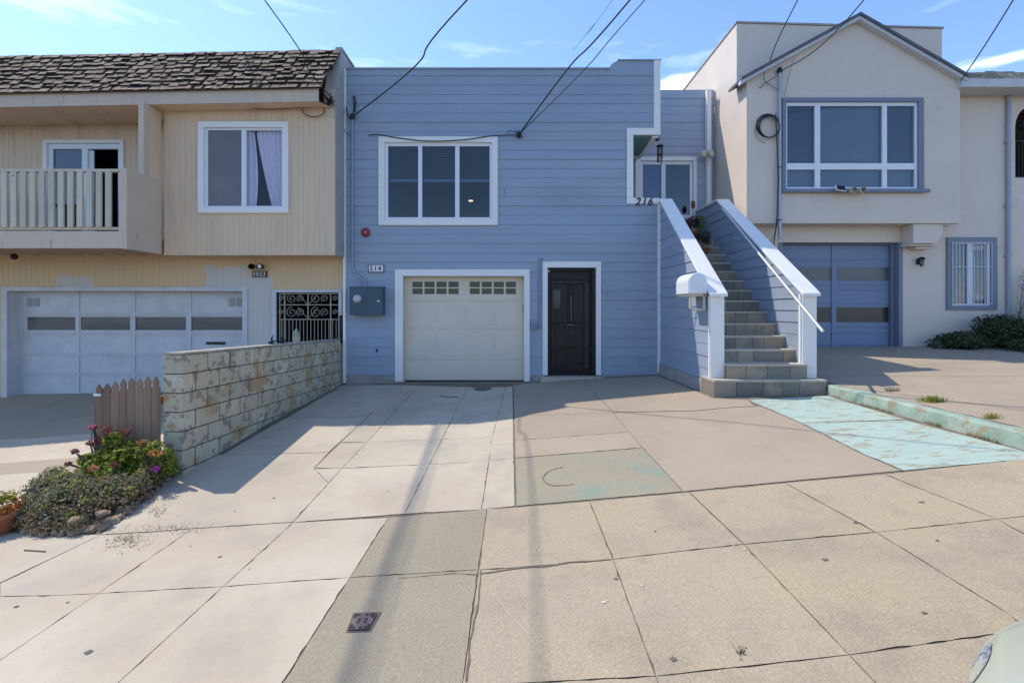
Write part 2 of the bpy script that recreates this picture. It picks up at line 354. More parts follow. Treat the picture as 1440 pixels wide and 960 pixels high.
M['asphalt'] = mat('asphalt', (.05, .05, .052), (.065, .063, .06), 2, rough=.9, fine=.3, bump=.4)
M['soil'] = mat('soil', (.10, .075, .05), (.14, .11, .08), 5, rough=1, bump=.8, bscale=30)
M['cover'] = mat('iron_cover', (.13, .095, .095), (.17, .13, .125), 14, rough=.6, bump=.3, bscale=50, metal=.2)
M['wood'] = mat('weathered_wood', (.34, .22, .14), (.26, .17, .115), 3, rough=.9, tint=.25, bump=.6, bscale=25, stretch=(8, 8, .5))

def wall_mat():
    m = mat('peeling_block_paint', (.45, .43, .32), (.56, .49, .35), 3, rough=.9, bump=.6, bscale=25, fine=.10, fine_scale=60,
            stain=(.52, .43, .29), stain_scale=4.2, stain_lo=.44, stain_hi=.52, stain_amt=.8, tint=.2, stretch=(1.6, 1.6, .8), stain2=(.27, .205, .155), stain2_scale=8.5, stain2_lo=.54, stain2_hi=.585, stain2_amt=.8)
    n = m.node_tree; l = n.links.new; b = n.nodes['Principled BSDF']
    src = b.inputs['Base Color'].links[0].from_socket
    q = n.nodes.new('ShaderNodeTexNoise'); q.inputs['Scale'].default_value = 3.3; q.inputs['Detail'].default_value = 2
    mpn = n.nodes.new('ShaderNodeMapping'); mpn.inputs['Location'].default_value = (5.3, 2.1, 7.7); l([x for x in n.nodes if x.type == 'TEX_COORD'][0].outputs['Object'], mpn.inputs['Vector']); l(mpn.outputs[0], q.inputs['Vector'])
    r = n.nodes.new('ShaderNodeMapRange'); r.inputs['From Min'].default_value = .60; r.inputs['From Max'].default_value = .65; r.inputs['To Max'].default_value = .8; l(q.outputs['Fac'], r.inputs['Value'])
    x = n.nodes.new('ShaderNodeMix'); x.data_type = 'RGBA'; l(r.outputs[0], x.inputs['Factor']); l(src, x.inputs['A']); x.inputs['B'].default_value = (.45, .28, .12, 1); l(x.outputs['Result'], b.inputs['Base Color'])
    return m
M['block'] = wall_mat()
M['mortar'] = mat('mortar', (.12, .105, .08), rough=1)

def leaf_mat(name, ramp, tr=.35): return mat(name, None, rough=.55, ramp=ramp, trans=tr, spec=.35)
M['leaf_green'] = leaf_mat('green_leaves', [(0, (.06, .09, .015)), (.5, (.22, .28, .035)), (1, (.50, .50, .07))], .5)
M['leaf_grey'] = leaf_mat('grey_green_leaves', [(0, (.09, .09, .045)), (.4, (.20, .21, .11)), (.7, (.30, .30, .18)), (.85, (.40, .32, .15)), (1, (.38, .38, .10))], .35)
M['leaf_dry'] = leaf_mat('dry_brown_leaves', [(0, (.10, .06, .035)), (.5, (.30, .19, .10)), (1, (.50, .36, .19))], .3)
M['leaf_red'] = leaf_mat('red_leaves', [(0, (.12, .03, .03)), (.5, (.26, .07, .07)), (1, (.42, .13, .12))])
M['leaf_orange'] = leaf_mat('orange_leaves', [(0, (.25, .09, .02)), (.5, (.50, .20, .05)), (1, (.55, .38, .08))])
M['leaf_dark'] = leaf_mat('dark_leaves', [(0, (.018, .028, .010)), (.5, (.05, .07, .025)), (1, (.13, .14, .05))], .25)
M['pink'] = leaf_mat('pink_petals', [(0, (.45, .06, .16)), (1, (.70, .22, .30))])
M['magenta'] = leaf_mat('magenta_petals', [(0, (.50, .05, .35)), (1, (.75, .12, .55))])
M['stem'] = mat('plant_stem', (.10, .075, .045), (.14, .11, .06), 10, rough=.9)
M['rock'] = mat('tan_rock', (.36, .25, .165), (.25, .18, .125), 6, rough=.95, bump=.8, bscale=20, fine=.15, tint=.25)
M['litter'] = leaf_mat('leaf_litter', [(0, (.12, .09, .06)), (1, (.32, .25, .17))], 0)

# ------------------------------------------------------------------ ground
def slab(mb, pts, m=0, t=None, lift=0.0, inset=.0016, plan=False, step=.3):
    pl = [Vector(p) if plan else G(*p) for p in pts]
    area = sum(a.x*b.y - b.x*a.y for a, b in zip(pl, pl[1:]+pl[:1]))
    if area < 0: pl = pl[::-1]
    n = len(pl); ins = []
    for i in range(n):
        p0, p1, p2 = pl[i-1], pl[i], pl[(i+1) % n]
        d1 = (p1-p0).normalized(); d2 = (p2-p1).normalized()
        n1_ = Vector((-d1.y, d1.x)); n2_ = Vector((-d2.y, d2.x))
        b = n1_+n2_; k = b.length_squared
        ins.append(p1 + (b * (2*inset/k) if k > .2 else n1_*inset))
    fine_ = []
    for i in range(n):
        a_, b_ = ins[i], ins[(i+1) % n]; d_ = b_-a_; k_ = max(1, int(d_.length/.055)) if d_.length < 4 else 1
        nn_ = Vector((-d_.y, d_.x)).normalized()
        for j in range(k_):
            p_ = a_+d_*(j/k_)
            if j: p_ = p_+nn_*(abs(noise.noise(Vector((p_.x*6, p_.y*6, 1.7))))*.004+(random.random()**8)*.009)
            fine_.append(p_)
    bm = bmesh.new(); vs = [bm.verts.new((p.x, p.y, 0)) for p in fine_]
    f = bm.faces.new(vs)
    bmesh.ops.triangulate(bm, faces=[f])
    x0 = min(p.x for p in ins); x1 = max(p.x for p in ins); y0 = min(p.y for p in ins); y1 = max(p.y for p in ins)
    cuts = [('x', k*step) for k in range(math.floor(x0/step), math.ceil(x1/step)+1)] + [('y', k*step) for k in range(math.floor(y0/step), math.ceil(y1/step)+1)] + [('y', 3.9), ('y', 6.65)]
    for ax, c in cuts:
        bmesh.ops.bisect_plane(bm, geom=bm.verts[:]+bm.edges[:]+bm.faces[:], plane_co=(c, 0, 0) if ax == 'x' else (0, c, 0), plane_no=(1, 0, 0) if ax == 'x' else (0, 1, 0))
    tt = random.random() if t is None else t
    bm.verts.ensure_lookup_table()
    for f in bm.faces:
        if f.calc_area() < 1e-8: continue
        ps = [(v.co.x, v.co.y, gh(v.co.x, v.co.y)+lift) for v in f.verts]
        if f.normal.z < 0: ps = ps[::-1]
        mb.face(ps, m, tt)
    bm.free()

# base soil sheet reaching to the horizon
g = MB()
xs = [-400, -60, -20] + [-12+.3*k for k in range(int(24/.3)+1)] + [20, 60, 400]
ys = [1.72] + [1.8+.3*k for k in range(28)] + [12, 30, 100, 400]
ys = sorted(set([round(y, 3) for y in ys] + [3.9, 6.65, 9.3]))
xs = sorted(set([round(x, 3) for x in xs] + [4.505, 4.515]))
def ghc(x, y): return gh(max(-14, min(14, x)), y) - .006
for i in range(len(xs)-1):
    for j in range(len(ys)-1):
        a, b, c, d = xs[i], xs[i+1], ys[j], ys[j+1]
        g.face([(a, c, ghc(a, c)), (b, c, ghc(b, c)), (b, d, ghc(b, d)), (a, d, ghc(a, d))], 0)
struct('ground', g, M['joint'], label='dark earth showing in the joints between concrete slabs')
g = MB()
def rz(x): return lerp_tab(ROWS[0][1], max(-14, min(14, x))) - .17
for a, b in zip(xs, xs[1:]):
    g.face([(a, -400, rz(a)), (b, -400, rz(b)), (b, 1.56, rz(b)), (a, 1.56, rz(a))], 0)
struct('road', g, M['asphalt'], label='asphalt street in front of the houses')
g = MB()
for k in range(16):
    a = -12+1.5*k; b = a+1.49
    za, zb = gh(a, 1.7), gh(b, 1.7)
    vs = [(a, 1.56, za-.3), (b, 1.56, zb-.3), (b, 1.72, zb-.3), (a, 1.72, za-.3), (a, 1.56, za), (b, 1.56, zb), (b, 1.72, zb), (a, 1.72, za)]
    g.faces(vs, [(0,3,2,1),(4,5,6,7),(0,1,5,4),(1,2,6,5),(2,3,7,6),(3,0,4,7)])
struct('street_kerb', g, M['old_conc'], label='concrete kerb between sidewalk and street')

# --- sidewalk: rows of concrete panels, measured joint crossings
A0 = {'J1': (141.7, 751.7), 'J2': (271, 743), 'J3': (412.5, 734), 'J4': (546, 727.5), 'J5': (685, 715), 'J6': (829, 704.5), 'J7': (969, 691.5), 'J8': (1104, 678.5), 'J9': (1244, 666.5), 'J10': (1440, 643)}
A1 = {'J1': (0, 838), 'J2': (137.5, 834), 'J3': (314, 824), 'J4': (492, 811.5), 'J5': (673, 800.5), 'J6': (862, 786), 'J7': (1046, 765), 'J8': (1232, 748), 'J9': (1402, 729.5)}
sw_new, sw_old = MB(), MB()
slab(sw_new, [A0['J1'], A0['J2'], A1['J2'], (0, 838), (0, 820)], 0, .5)
slab(sw_new, [(-60, 752), (20, 748), A0['J1'], (0, 819), (-60, 848)], 0, .2)
slab(sw_new, [A0['J2'], A0['J3'], A1['J3'], A1['J2']], 0, .55)
slab(sw_new, [A0['J3'], A0['J4'], A1['J4'], A1['J3']], 0, .45)
slab(sw_old, [A0['J4'], A0['J5'], A1['J5'], A1['J4']], 1, .35)
slab(sw_old, [A0['J5'], A0['J6'], A1['J6'], A1['J5']], 0, .6)
slab(sw_old, [A0['J6'], A0['J7'], A1['J7'], (963, 774), A1['J6']], 0, .45, inset=.004)
slab(sw_old, [A0['J7'], A0['J8'], A1['J8'], A1['J7']], 0, .5, inset=.005)
slab(sw_old, [A0['J8'], A0['J9'], A1['J9'], A1['J8']], 0, .7)
slab(sw_old, [A0['J9'], (1440, 645), (1560, 630), (1560, 712), A1['J9']], 0, .7)
# second row (towards the street), plan coordinates from there on
def dn(p, q, y):                        # continue a joint line down to image row y
    (x0, y0), (x1, y1) = p, q; return (x1 + (x1-x0)*(y-y1)/(y1-y0), y)
e1 = dn(A0['J2'], A1['J2'], 985); e2 = dn(A0['J3'], A1['J3'], 985); e3 = dn(A0['J4'], A1['J4'], 1000); e4 = dn(A0['J5'], A1['J5'], 962)
slab(sw_new, [(0, 838), A1['J2'], e1, (-330, 985), (-330, 870)], 0, .5)
slab(sw_new, [A1['J2'], A1['J3'], e2, e1], 0, .5)
slab(sw_new, [A1['J3'], A1['J4'], e3, e2], 0, .6)
slab(sw_old, [A1['J4'], A1['J5'], e4, dn(A0['J4'], A1['J4'], 972)], 1, .5)
slab(sw_old, [A1['J5'], A1['J6'], (922, 950), e4], 0, .55)
slab(sw_old, [A1['J6'], (963, 774), A1['J7'], (1194, 920), (922, 950)], 0, .7)
slab(sw_old, [A1['J7'], A1['J8'], (1414, 860), (1440, 876), (1440, 885), (1194, 920)], 0, .3)
slab(sw_old, [A1['J8'], A1['J9'], (1620, 848), (1620, 868), (1440, 885), (1414, 860)], 0, .5)
slab(sw_old, [A1['J9'], (1560, 712), (1900, 800), (1620, 848)], 0, .4)
def down_to(p, q, yy):
    a, b = G(*p), G(*q); t = (yy-b.y)/(b.y-a.y); return b + (b-a)*t
K = 1.725
kb = [down_to(A1['J4'], dn(A0['J4'], A1['J4'], 972), K), down_to(A1['J5'], e4, K), down_to(A1['J6'], (922, 950), K), down_to(A1['J7'], (1194, 920), K)]
a_, b_, c_, d_ = G(*dn(A0['J4'], A1['J4'], 972)), G(*e4), G(922, 950), G(1194, 920)
slab(sw_old, [a_, b_, kb[1], kb[0]], 1, .5, plan=True)
slab(sw_old, [b_, c_, kb[2], kb[1]], 0, .4, plan=True)
slab(sw_old, [c_, d_, kb[3], kb[2]], 0, .55, plan=True)
r_ = G(1440, 885)
slab(sw_old, [d_, r_, Vector((4.2, 2.5)), Vector((4.2, K)), kb[3]], 0, .4, plan=True)
q2 = G(*e2); q3 = G(*e3); q1 = G(*e1)
slab(sw_new, [q1, q2, Vector((q2.x+.1, K)), Vector((q1.x+.1, K))], 0, .5, plan=True)
slab(sw_new, [q2, q3, Vector((q3.x+.05, K)), Vector((q2.x+.13, K))], 0, .5, plan=True)
# sidewalk running out of the picture both ways
for k in range(8):
    x0 = -4.2-.92*k
    for (ya, yb) in ((3.0, 3.9), (2.1, 3.0), (K, 2.1)):
        if k == 0 and ya > 2.5: continue
        slab(sw_new, [(x0-.92, ya), (x0, ya), (x0, yb), (x0-.92, yb)], 0, plan=True)
for k in range(8):
    x0 = 5.5+.92*k
    for (ya, yb) in ((3.0, 3.9), (2.1, 3.0), (K, 2.1)):
        slab(sw_old, [(x0+.92, ya), (x0, ya), (x0, yb), (x0+.92, yb)], 0, plan=True)
slab(sw_new, [(-5.1, 3.88), (-4.4, 3.88), (-2.95, 2.45), (-2.6, K), (-5.1, K)], 0, .5, lift=-.003, plan=True)
slab(sw_old, [(4.2, K), (5.5, K), (5.5, 3.88), (4.45, 3.88), (4.2, 3.0)], 0, .5, lift=-.003, plan=True)
# a few hairline cracks, stains and chewing gum spots set in the panels
def strip(mb, pts, w, m, lift=.004):
    pl = [G(*p) for p in pts]; dense = []
    for a, b in zip(pl, pl[1:]):
        k = max(2, int((b-a).length/.06))
        for i in range(k): dense.append(a.lerp(b, i/k))
    dense.append(pl[-1])
    dense = [p + Vector((random.uniform(-1, 1), random.uniform(-1, 1)))*w*.9 for p in dense]
    for i in range(len(dense)-1):
        a, b = dense[i], dense[i+1]; d = (b-a).normalized(); nn = Vector((-d.y, d.x))
        wa = w*random.uniform(.5, 1.3); wb = w*random.uniform(.5, 1.3)
        q = [a-nn*wa, b-nn*wb, b+nn*wb, a+nn*wa]
        mb.face([(p.x, p.y, gh(p.x, p.y)+lift) for p in q], m)
def blot(mb, c, r, m, lift=.004, n=12, ry=1.0):
    c = G(*c); pts = []
    for k in range(n):
        a = 2*math.pi*k/n; rr = r*random.uniform(.65, 1.2)
        p = c + Vector((math.cos(a)*rr, math.sin(a)*rr*ry)); pts.append((p.x, p.y, gh(p.x, p.y)+lift))
    mb.face(pts, m)
M['pale_spot'] = mat('pale_spatter', (.60, .58, .52), rough=.9)
M['dark_spot'] = mat('gum_spot', (.12, .10, .085), (.18, .15, .12), 30, rough=.9)
strip(sw_old, [(676, 806), (735, 798), (765, 797), (800, 791), (860, 786)], .006, 2)
strip(sw_old, [(676, 802), (672, 850), (661, 900), (656, 958)], .005, 2)
strip(sw_old, [(560, 813), (640, 806), (672, 808)], .003, 2)
for pts in ([(690, 830), (745, 893)], [(722, 812), (740, 840)], [(960, 740), (1035, 768)], [(682, 772), (700, 795)], [(735, 870), (760, 898)]): strip(sw_old, pts, .006, 5, lift=.0012)
for c, r in (((849, 847), .012), ((854, 845), .008), ((903, 823), .010), ((1047, 772), .010)): blot(sw_old, c, r, 3, ry=.7)
for c, r in (((1160, 787), .018), ((947, 927), .018), ((1296, 706), .018), ((1203, 735), .016), ((866, 814), .012), ((1318, 760), .01), ((1300, 862), .012), ((921, 747), .01)): blot(sw_old, c, r, 4, ry=.8)
for c, r in (((124, 917), .020), ((23, 853), .014), ((385, 700), .012), ((309, 783), .013), ((268, 768), .007), ((330, 719), .007), ((95, 847), .01)): blot(sw_new, c, r, 1, ry=.8)
struct('sidewalk', sw_old, [M['old_conc'], M['grey_conc'], M['joint'], M['pale_spot'], M['dark_spot'], mat('pale_scuff', (.43, .36, .275), (.40, .335, .25), 20, rough=.9, fine=.2, fine_scale=75)], label='older aggregate concrete sidewalk panels in the right foreground')
struct('sidewalk', sw_new, [M['new_conc'], M['dark_spot']], label='smooth pale concrete sidewalk panels in the left foreground')

# --- driveway, pale concrete half
dr = MB()
DB = [(412, 734), (481, 658), (516, 621.5), (589, 542)]
DC = [(569, 722), (604, 652.5), (621.5, 617), (658, 544)]
DD = [(677, 716), (688, 647), (692.6, 613.5), (711, 544)]
DE = [(724, 711), (722.5, 644), (722, 613), (721, 543)]
WB = [(255, 661), (312, 639), (400, 588), (476, 545)]       # foot of the block wall
slab(dr, [(141.7, 751), (271, 742.5), (412, 733.5), (462, 679), (441.7, 658.7), (462.5, 635.5), (308, 639), WB[0], (190, 708)], 0, .45)
slab(dr, [(441.7, 658.7), DB[1], (462, 679)], 0, .6)
slab(dr, [WB[1], (462.5, 635.5), (500, 601.7), (518, 585), (404, 587)], 0, .5, inset=.004)
slab(dr, [(404, 587), (518, 585), (559, 550), (565, 541), (482, 541)], 0, .45, inset=.003)
slab(dr, [(441.7, 658), DB[1], DB[2], (500, 621.8), (479, 622)], 0, .05)
slab(dr, [(479, 621.5), (500, 621.3), DB[2], DB[3], (566, 541)], 0, .05)
slab(dr, [DB[0], DC[0], DC[1], (500, 657.5), DB[1]], 0, .7)
slab(dr, [DC[0], DD[0], DD[1], DC[1]], 0, .65)
slab(dr, [DD[0], DE[0], DE[1], DD[1]], 0, .9)
slab(dr, [DB[1], (500, 657.2), DC[1], DC[2], DB[2]], 0, .35)
slab(dr, [DC[1], DD[1], DD[2], DC[2]], 0, .4)
slab(dr, [DD[1], DE[1], (722, 623), (690, 624.5)], 0, .35)
slab(dr, [(690, 624.5), (722, 623), DE[3], DD[3], DD[2]], 0, .7)
slab(dr, [DB[2], DC[2], DC[3], DB[3]], 0, .7)
slab(dr, [DC[2], DD[2], DD[3], DC[3]], 0, .6)
# strip right in front of the garage door
for c, r in (((634, 558), .03), ((605, 556), .02), ((530, 548), .02), ((545, 690), .01), ((350, 800), .008)): blot(dr, c, r, 2, ry=.5)
for pts in ([(620, 557), (650, 559)],): strip(dr, pts, .02, 2)
struct('driveway', dr, [M['new_conc'], M['drive_conc'], M['dark_spot']], label='pale concrete driveway in front of the cream garage door')
# --- middle concrete
dm = MB()
E1 = [(961, 690.6), (903.5, 629), (862, 580), (828, 545), (824, 536)]
slab(dm, [(726, 711), (961, 690.6), (903.5, 629.3), (724.5, 644)], 1, .5)
slab(dm, [(724.5, 643.5), (903.5, 629), (885, 607), (724, 619)], 0, .9, inset=.002)
slab(dm, [(724, 619), (885, 607), (862, 580), (723, 584)], 0, .15, inset=.002)
slab(dm, [(723, 584), (862, 580), (828, 545), (822, 534), (741, 539), (722, 541)], 0, .5)
slab(dm, [(862, 580), (903.5, 629), (961, 690.6), (1110, 676), (1272, 661), (1217, 639), (1130, 596), (1070, 571), (980, 577.5)], 0, .55)
slab(dm, [(862, 579.5), (980, 577), (1061, 571), (1052, 562), (1003, 560), (925, 528), (822, 533), (828, 545)], 0, .45)
strip(dm, [(791, 657), (783, 658.5), (775, 661), (768.5, 665), (764.5, 669), (763.5, 674), (766, 678), (771, 681), (778, 683), (792, 682.5), (808, 681)], .005, 2)
struct('driveway', dm, [M['drive_conc'], M['mint_worn'], M['joint']], label='old tan concrete apron in front of the stairs with a worn green patch')
mp_ = MB()
slab(mp_, [(1052, 562), (1164, 556.5), (1274, 590), (1127, 594.5)], 0, .5, inset=.002)
slab(mp_, [(1127, 594.5), (1274, 590.5), (1440, 634), (1500, 650), (1440, 645.5), (1272, 661), (1217, 639)], 0, .5, inset=.002)
strip(mp_, [(1127, 594.5), (1180, 593), (1240, 591), (1276, 590)], .005, 1)
strip(mp_, [(1128, 596), (1217, 640), (1270, 662)], .006, 1)
struct('painted_path', mp_, [M['mint'], M['joint']], label='flaking mint green painted concrete strip')
# mint kerb
kb_ = MB(); n = 40
for k in range(n):
    y0 = 3.95 + (6.62-3.95)*k/n; y1 = 3.95 + (6.62-3.95)*(k+1)/n
    def kp(y):
        j = noise.noise(Vector((y*3, 1, 0)))*.012; z0 = gh(4.4, y)-.05; z1 = gh(4.6, y)+.012+j
        return [(4.44+j, y, z0), (4.455+j, y, z1-.02), (4.49, y, z1), (4.60+j*2, y, z1-.002), (4.66, y, z1-.06)]
    A, B = kp(y0), kp(y1)
    for i in range(4): kb_.face([A[i], A[i+1], B[i+1], B[i]], 0)
struct('garden_kerb', kb_, M['mint_kerb'], label='mint green painted kerb beside the neighbour drive')
# neighbour driveways
nr = MB()
slab(nr, [(4.62, 6.4), (5.2, 5.0), (5.5, 3.92), (4.66, 3.92)], 0, .3, plan=True, inset=.002)
slab(nr, [(4.62, 6.42), (5.2, 5.02), (5.5, 3.92), (9.2, 3.92), (9.2, 6.2), (4.62, 7.2)], 0, .6, plan=True)
slab(nr, [(4.55, 7.22), (9.2, 6.22), (9.2, 10), (4.55, 10)], 0, .5, plan=True)
slab(nr, [(9.22, 3.92), (13, 3.92), (13, 8.4), (9.22, 8.4)], 0, .5, plan=True)
struct('driveway', nr, M['drive_conc'], label='tan concrete drive of the cream house on the right')
nl = MB()
def leftrow(xa, xb, rows):
    for (ya, yb, t, mm) in rows: slab(nl, [(xa, ya), (xb, ya), (xb+.0, yb), (xa, yb)], mm, t, plan=True)
leftrow(-8.6, -4.42, [(3.92, 4.75, .5, 0), (4.75, 5.35, .55, 0), (5.35, 5.75, .4, 1), (5.75, 6.8, .6, 0), (6.8, 9.8, .3, 1)])
leftrow(-13, -8.6, [(3.92, 5.35, .5, 0), (5.35, 5.75, .4, 1), (5.75, 6.8, .6, 0), (6.8, 9.8, .4, 1)])
slab(nl, [(-4.42, 5.3), (-3.75, 5.3), (-3.45, 9.25), (-4.42, 9.25)], 1, .5, plan=True)
struct('driveway', nl, [M['new_conc'], M['drive_conc']], label='concrete drive of the yellow house on the left')

# ------------------------------------------------------------------ generic walls
def wall(mb, O, U, V, N, u0, u1, v0, v1, openings=(), axis='v', profile=None, m=0, jit=True):
    O, U, V, N = Vector(O), Vector(U), Vector(V), Vector(N)
    flip = U.cross(V).dot(N) < 0
    a0, a1, b0, b1 = (v0, v1, u0, u1) if axis == 'v' else (u0, u1, v0, v1)
    ops = [((o[2], o[3], o[0], o[1]) if axis == 'v' else (o[0], o[1], o[2], o[3])) for o in openings]   # (a lo, a hi, b lo, b hi)
    if profile is None: profile = [(a0, 0), (a1, 0)]
    for (pa, da), (pb, db) in zip(profile, profile[1:]):
        if pb < a0 or pa > a1: continue
        t = random.uniform(.3, .7) if jit else .5
        cuts = sorted(set([max(pa, a0), min(pb, a1)] + [c for o in ops for c in (o[0], o[1]) if pa < c < pb and a0 < c < a1]))
        if pb == pa: segs = [(pa, pa)]
        else: segs = list(zip(cuts, cuts[1:]))
        for (ca, cb) in segs:
            mid = (ca+cb)/2
            f = lambda c: da if pb == pa else da+(db-da)*(c-pa)/(pb-pa)
            d0, d1 = (da, db) if pb == pa else (f(ca), f(cb))
            holes = sorted([(o[2], o[3]) for o in ops if o[0] < mid < o[1]])
            cur = b0; spans = []
            for h0, h1 in holes:
                if h0 > cur: spans.append((cur, h0))
                cur = max(cur, h1)
            if cur < b1: spans.append((cur, b1))
            for s0, s1 in spans:
                if axis == 'v': q = [O+U*s0+V*ca+N*d0, O+U*s1+V*ca+N*d0, O+U*s1+V*cb+N*d1, O+U*s0+V*cb+N*d1]
                else: q = [O+U*ca+V*s0+N*d0, O+U*cb+V*s0+N*d1, O+U*cb+V*s1+N*d1, O+U*ca+V*s1+N*d0]
                if flip: q = q[::-1]
                mb.face(q, m, t)
def lap(v0, v1, e=.184, d=.016):
    p = []; v = v0
    while v < v1:
        dd = d*random.uniform(.35, 1.15); ee = e*random.uniform(.96, 1.04); p += [(v, d*.1), (v, dd), (v+ee, d*.1)]; v += ee
    return p
def groove(u0, u1, e=.10, w=.007, d=-.0035):
    p = [(u0, 0)]; u = u0+e
    while u < u1: p += [(u-w/2, 0), (u-w/2, d), (u+w/2, d), (u+w/2, 0)]; u += e
    return p+[(u1, 0)]
def frame(mb, x0, x1, z0, z1, w, ya, yb, bottom=True, m=0, ws=None):
    """picture frame in the XZ plane, butt joints"""
    wl = wr = wt = wb = w
    if ws: wl, wr, wt, wb = ws
    zb = z0+wb if bottom else z0
    mb.box(x0, x1, ya, yb, z1-wt, z1, m)
    if bottom: mb.box(x0, x1, ya, yb, z0, z0+wb, m)
    mb.box(x0, x0+wl, ya, yb, zb, z1-wt, m); mb.box(x1-wr, x1, ya, yb, zb, z1-wt, m)
def room(mb, x0, x1, z0, z1, ya, yb, m=0):
    """dark room behind a window, open to the front"""
    mb.face([(x0, yb, z0), (x1, yb, z0), (x1, yb, z1), (x0, yb, z1)], m)
    mb.face([(x0, ya, z0), (x0, yb, z0), (x0, yb, z1), (x0, ya, z1)], m); mb.face([(x1, ya, z0), (x1, ya, z1), (x1, yb, z1), (x1, yb, z0)], m)
    mb.face([(x0, ya, z1), (x0, yb, z1), (x1, yb, z1), (x1, ya, z1)], m); mb.face([(x0, ya, z0), (x1, ya, z0), (x1, yb, z0), (x0, yb, z0)], m)
def text(name, body, size, loc, ext, m, parent, shear=0, spacing=1.0):
    """each numeral a mesh of its own"""
    adv = size*.60*spacing; o = None
    for i, ch_ in enumerate(body):
        cu = bpy.data.curves.new(name+'_curve', 'FONT'); cu.body = ch_; cu.size = size; cu.extrude = ext; cu.shear = shear
        cu.align_x = 'CENTER'; cu.align_y = 'CENTER'; cu.offset = size*.012
        to = bpy.data.objects.new(name+'_tmp', cu); COL.objects.link(to); bpy.context.view_layer.update()
        me = bpy.data.meshes.new_from_object(to.evaluated_get(bpy.context.evaluated_depsgraph_get())); bpy.data.objects.remove(to)
        me.transform(Matrix.Rotation(R(90), 4, 'X')); me.materials.clear(); me.materials.append(m)
        o = bpy.data.objects.new(name, me); COL.objects.link(o); o.parent = parent
        o.location = Vector(loc)+Vector(((i-(len(body)-1)/2)*adv, 0, 0))-ORG[parent.name]; ORG[o.name] = ORG[parent.name]
    return o

# ================================================================== BLUE HOUSE
YF = 9.23
bh = thing('blue_house', (0, YF+3, -1.5), 'blue lap-sided house with white trim, cream garage door and porch, in the middle', 'house')
xl, xr = X(486, YF), X(926, YF)
ztop = H(98, YF)
op_win = (X(541, YF), X(692, YF), H(309, YF), H(201, YF))
op_gar = (X(567, YF), X(737, YF), -2.0, H(388, YF))
op_door = (X(770, YF), X(838, YF), -2.0, H(376, YF))
op_por = (X(890, YF), 4, H(279, YF), H(190, YF))
w = MB()
zb_ = H(527, YF)
wall(w, (0, YF, 0), (1, 0, 0), (0, 0, 1), (0, -1, 0), xl, xr, zb_, ztop, [op_win, op_gar, op_door, op_por], 'v', lap(zb_, ztop+.01))
# raised end of the parapet with its quarter curve
pc = [(X(857, YF), ztop-.02), (X(857, YF), ztop+.005), (X(858, YF), H(94, YF)), (X(860.5, YF), H(90.5, YF)), (X(864, YF), H(87.6, YF)), (X(869, YF), H(86, YF)), (X(921, YF), H(86, YF)), (X(921, YF), ztop-.02)]
w.prism(pc, 'y', YF-.004, YF+.15)
w.face([(xl, YF+.15, -1.3), (xr, YF+.15, -1.3), (xr, YF+.15, 1.9), (xl, YF+.15, 1.9)][::-1], 0) if False else None
for k in range(9):
    zc_ = zb_+.184*random.randint(1, 32)+.02; xs_ = random.uniform(xl+.2, xr-.2)
    if any(o_[0]-.2 < xs_ < o_[1]+.2 and o_[2]-.2 < zc_+.08 < o_[3]+.2 for o_ in (op_win, op_gar, op_door, op_por)) or zc_ > ztop-.25: continue
    w.box(xs_-.0015, xs_+.0015, YF-.017, YF-.002, zc_, zc_+.14, 1)
obj('wall', w, [M['blue'], mat('siding_seam', (.12, .15, .20), rough=.8)], bh)
# parapet cap
c = MB(); c.box(xl-.02, X(857, YF), YF-.03, YF+.18, ztop, ztop+.03); c.box(X(868, YF), xr+.05, YF-.03, YF+.18, H(86, YF), H(86, YF)+.025)
obj('parapet_cap', c, M['blue'], bh, bevel=.004)
# body: side walls, rear, flat roof
b = MB()
rz_ = 4.42
b.face([(xl, YF+.01, -2), (xl, 18, -2), (xl, 18, ztop), (xl, YF+.01, ztop)])
b.face([(xl, 18, -2), (4.55, 18, -2), (4.55, 18, ztop), (xl, 18, ztop)])
b.face([(xl, YF+.16, ztop), (xr, YF+.16, ztop), (xr, YF+.16, rz_), (xl, YF+.16, rz_)])
b.box(2.15, 2.25, YF+.02, 11, 1.3, 3.4)                     # porch inner wall
b.box(2.15, xr, YF+.17, 11, 3.42, 3.46)
b.face([(xr, YF+.02, 3.42), (xr, 11, 3.42), (xr, 11, 4.75), (xr, YF+.02, 4.75)])
b.face([(xr, YF+.02, -2), (xr, 11, -2), (xr, 11, 2.1), (xr, YF+.02, 2.1)])
obj('side_wall', b, M['blue'], bh)
rf = MB(); rf.box(xl+.02, xr-.01, YF+.17, 11.05, rz_-.2, rz_); rf.box(xl+.02, 4.53, 11.06, 17.98, 4.7, 4.9)
obj('roof', rf, M['tarmac_roof'], bh)
# recessed wall over the landing
YR = 11.0
rw = MB(); zt = H(128, YR)
opd = (X(901, YR), X(974, YR), 1.45, H(227, YR))
wall(rw, (0, YR, 0), (1, 0, 0), (0, 0, 1), (0, -1, 0), 2.15, 4.74, 1.2, zt, [opd], 'v', lap(1.2, zt))
rw.box(2.15, 4.74, YR+.01, YR+.15, zt-.05, zt+.03)
obj('recessed_wall', rw, M['blue_pale'], bh)
# plinth
for xa_, xb_ in ((xl, op_gar[0]-.02), (op_gar[1]+.02, op_door[0]-.06), (op_door[1]+.06, xr+.06)):
    pl = MB(); pl.box(xa_, xb_, YF-.012, YF+.1, -2, zb_-.004); obj('plinth', pl, M['plinth'], bh)
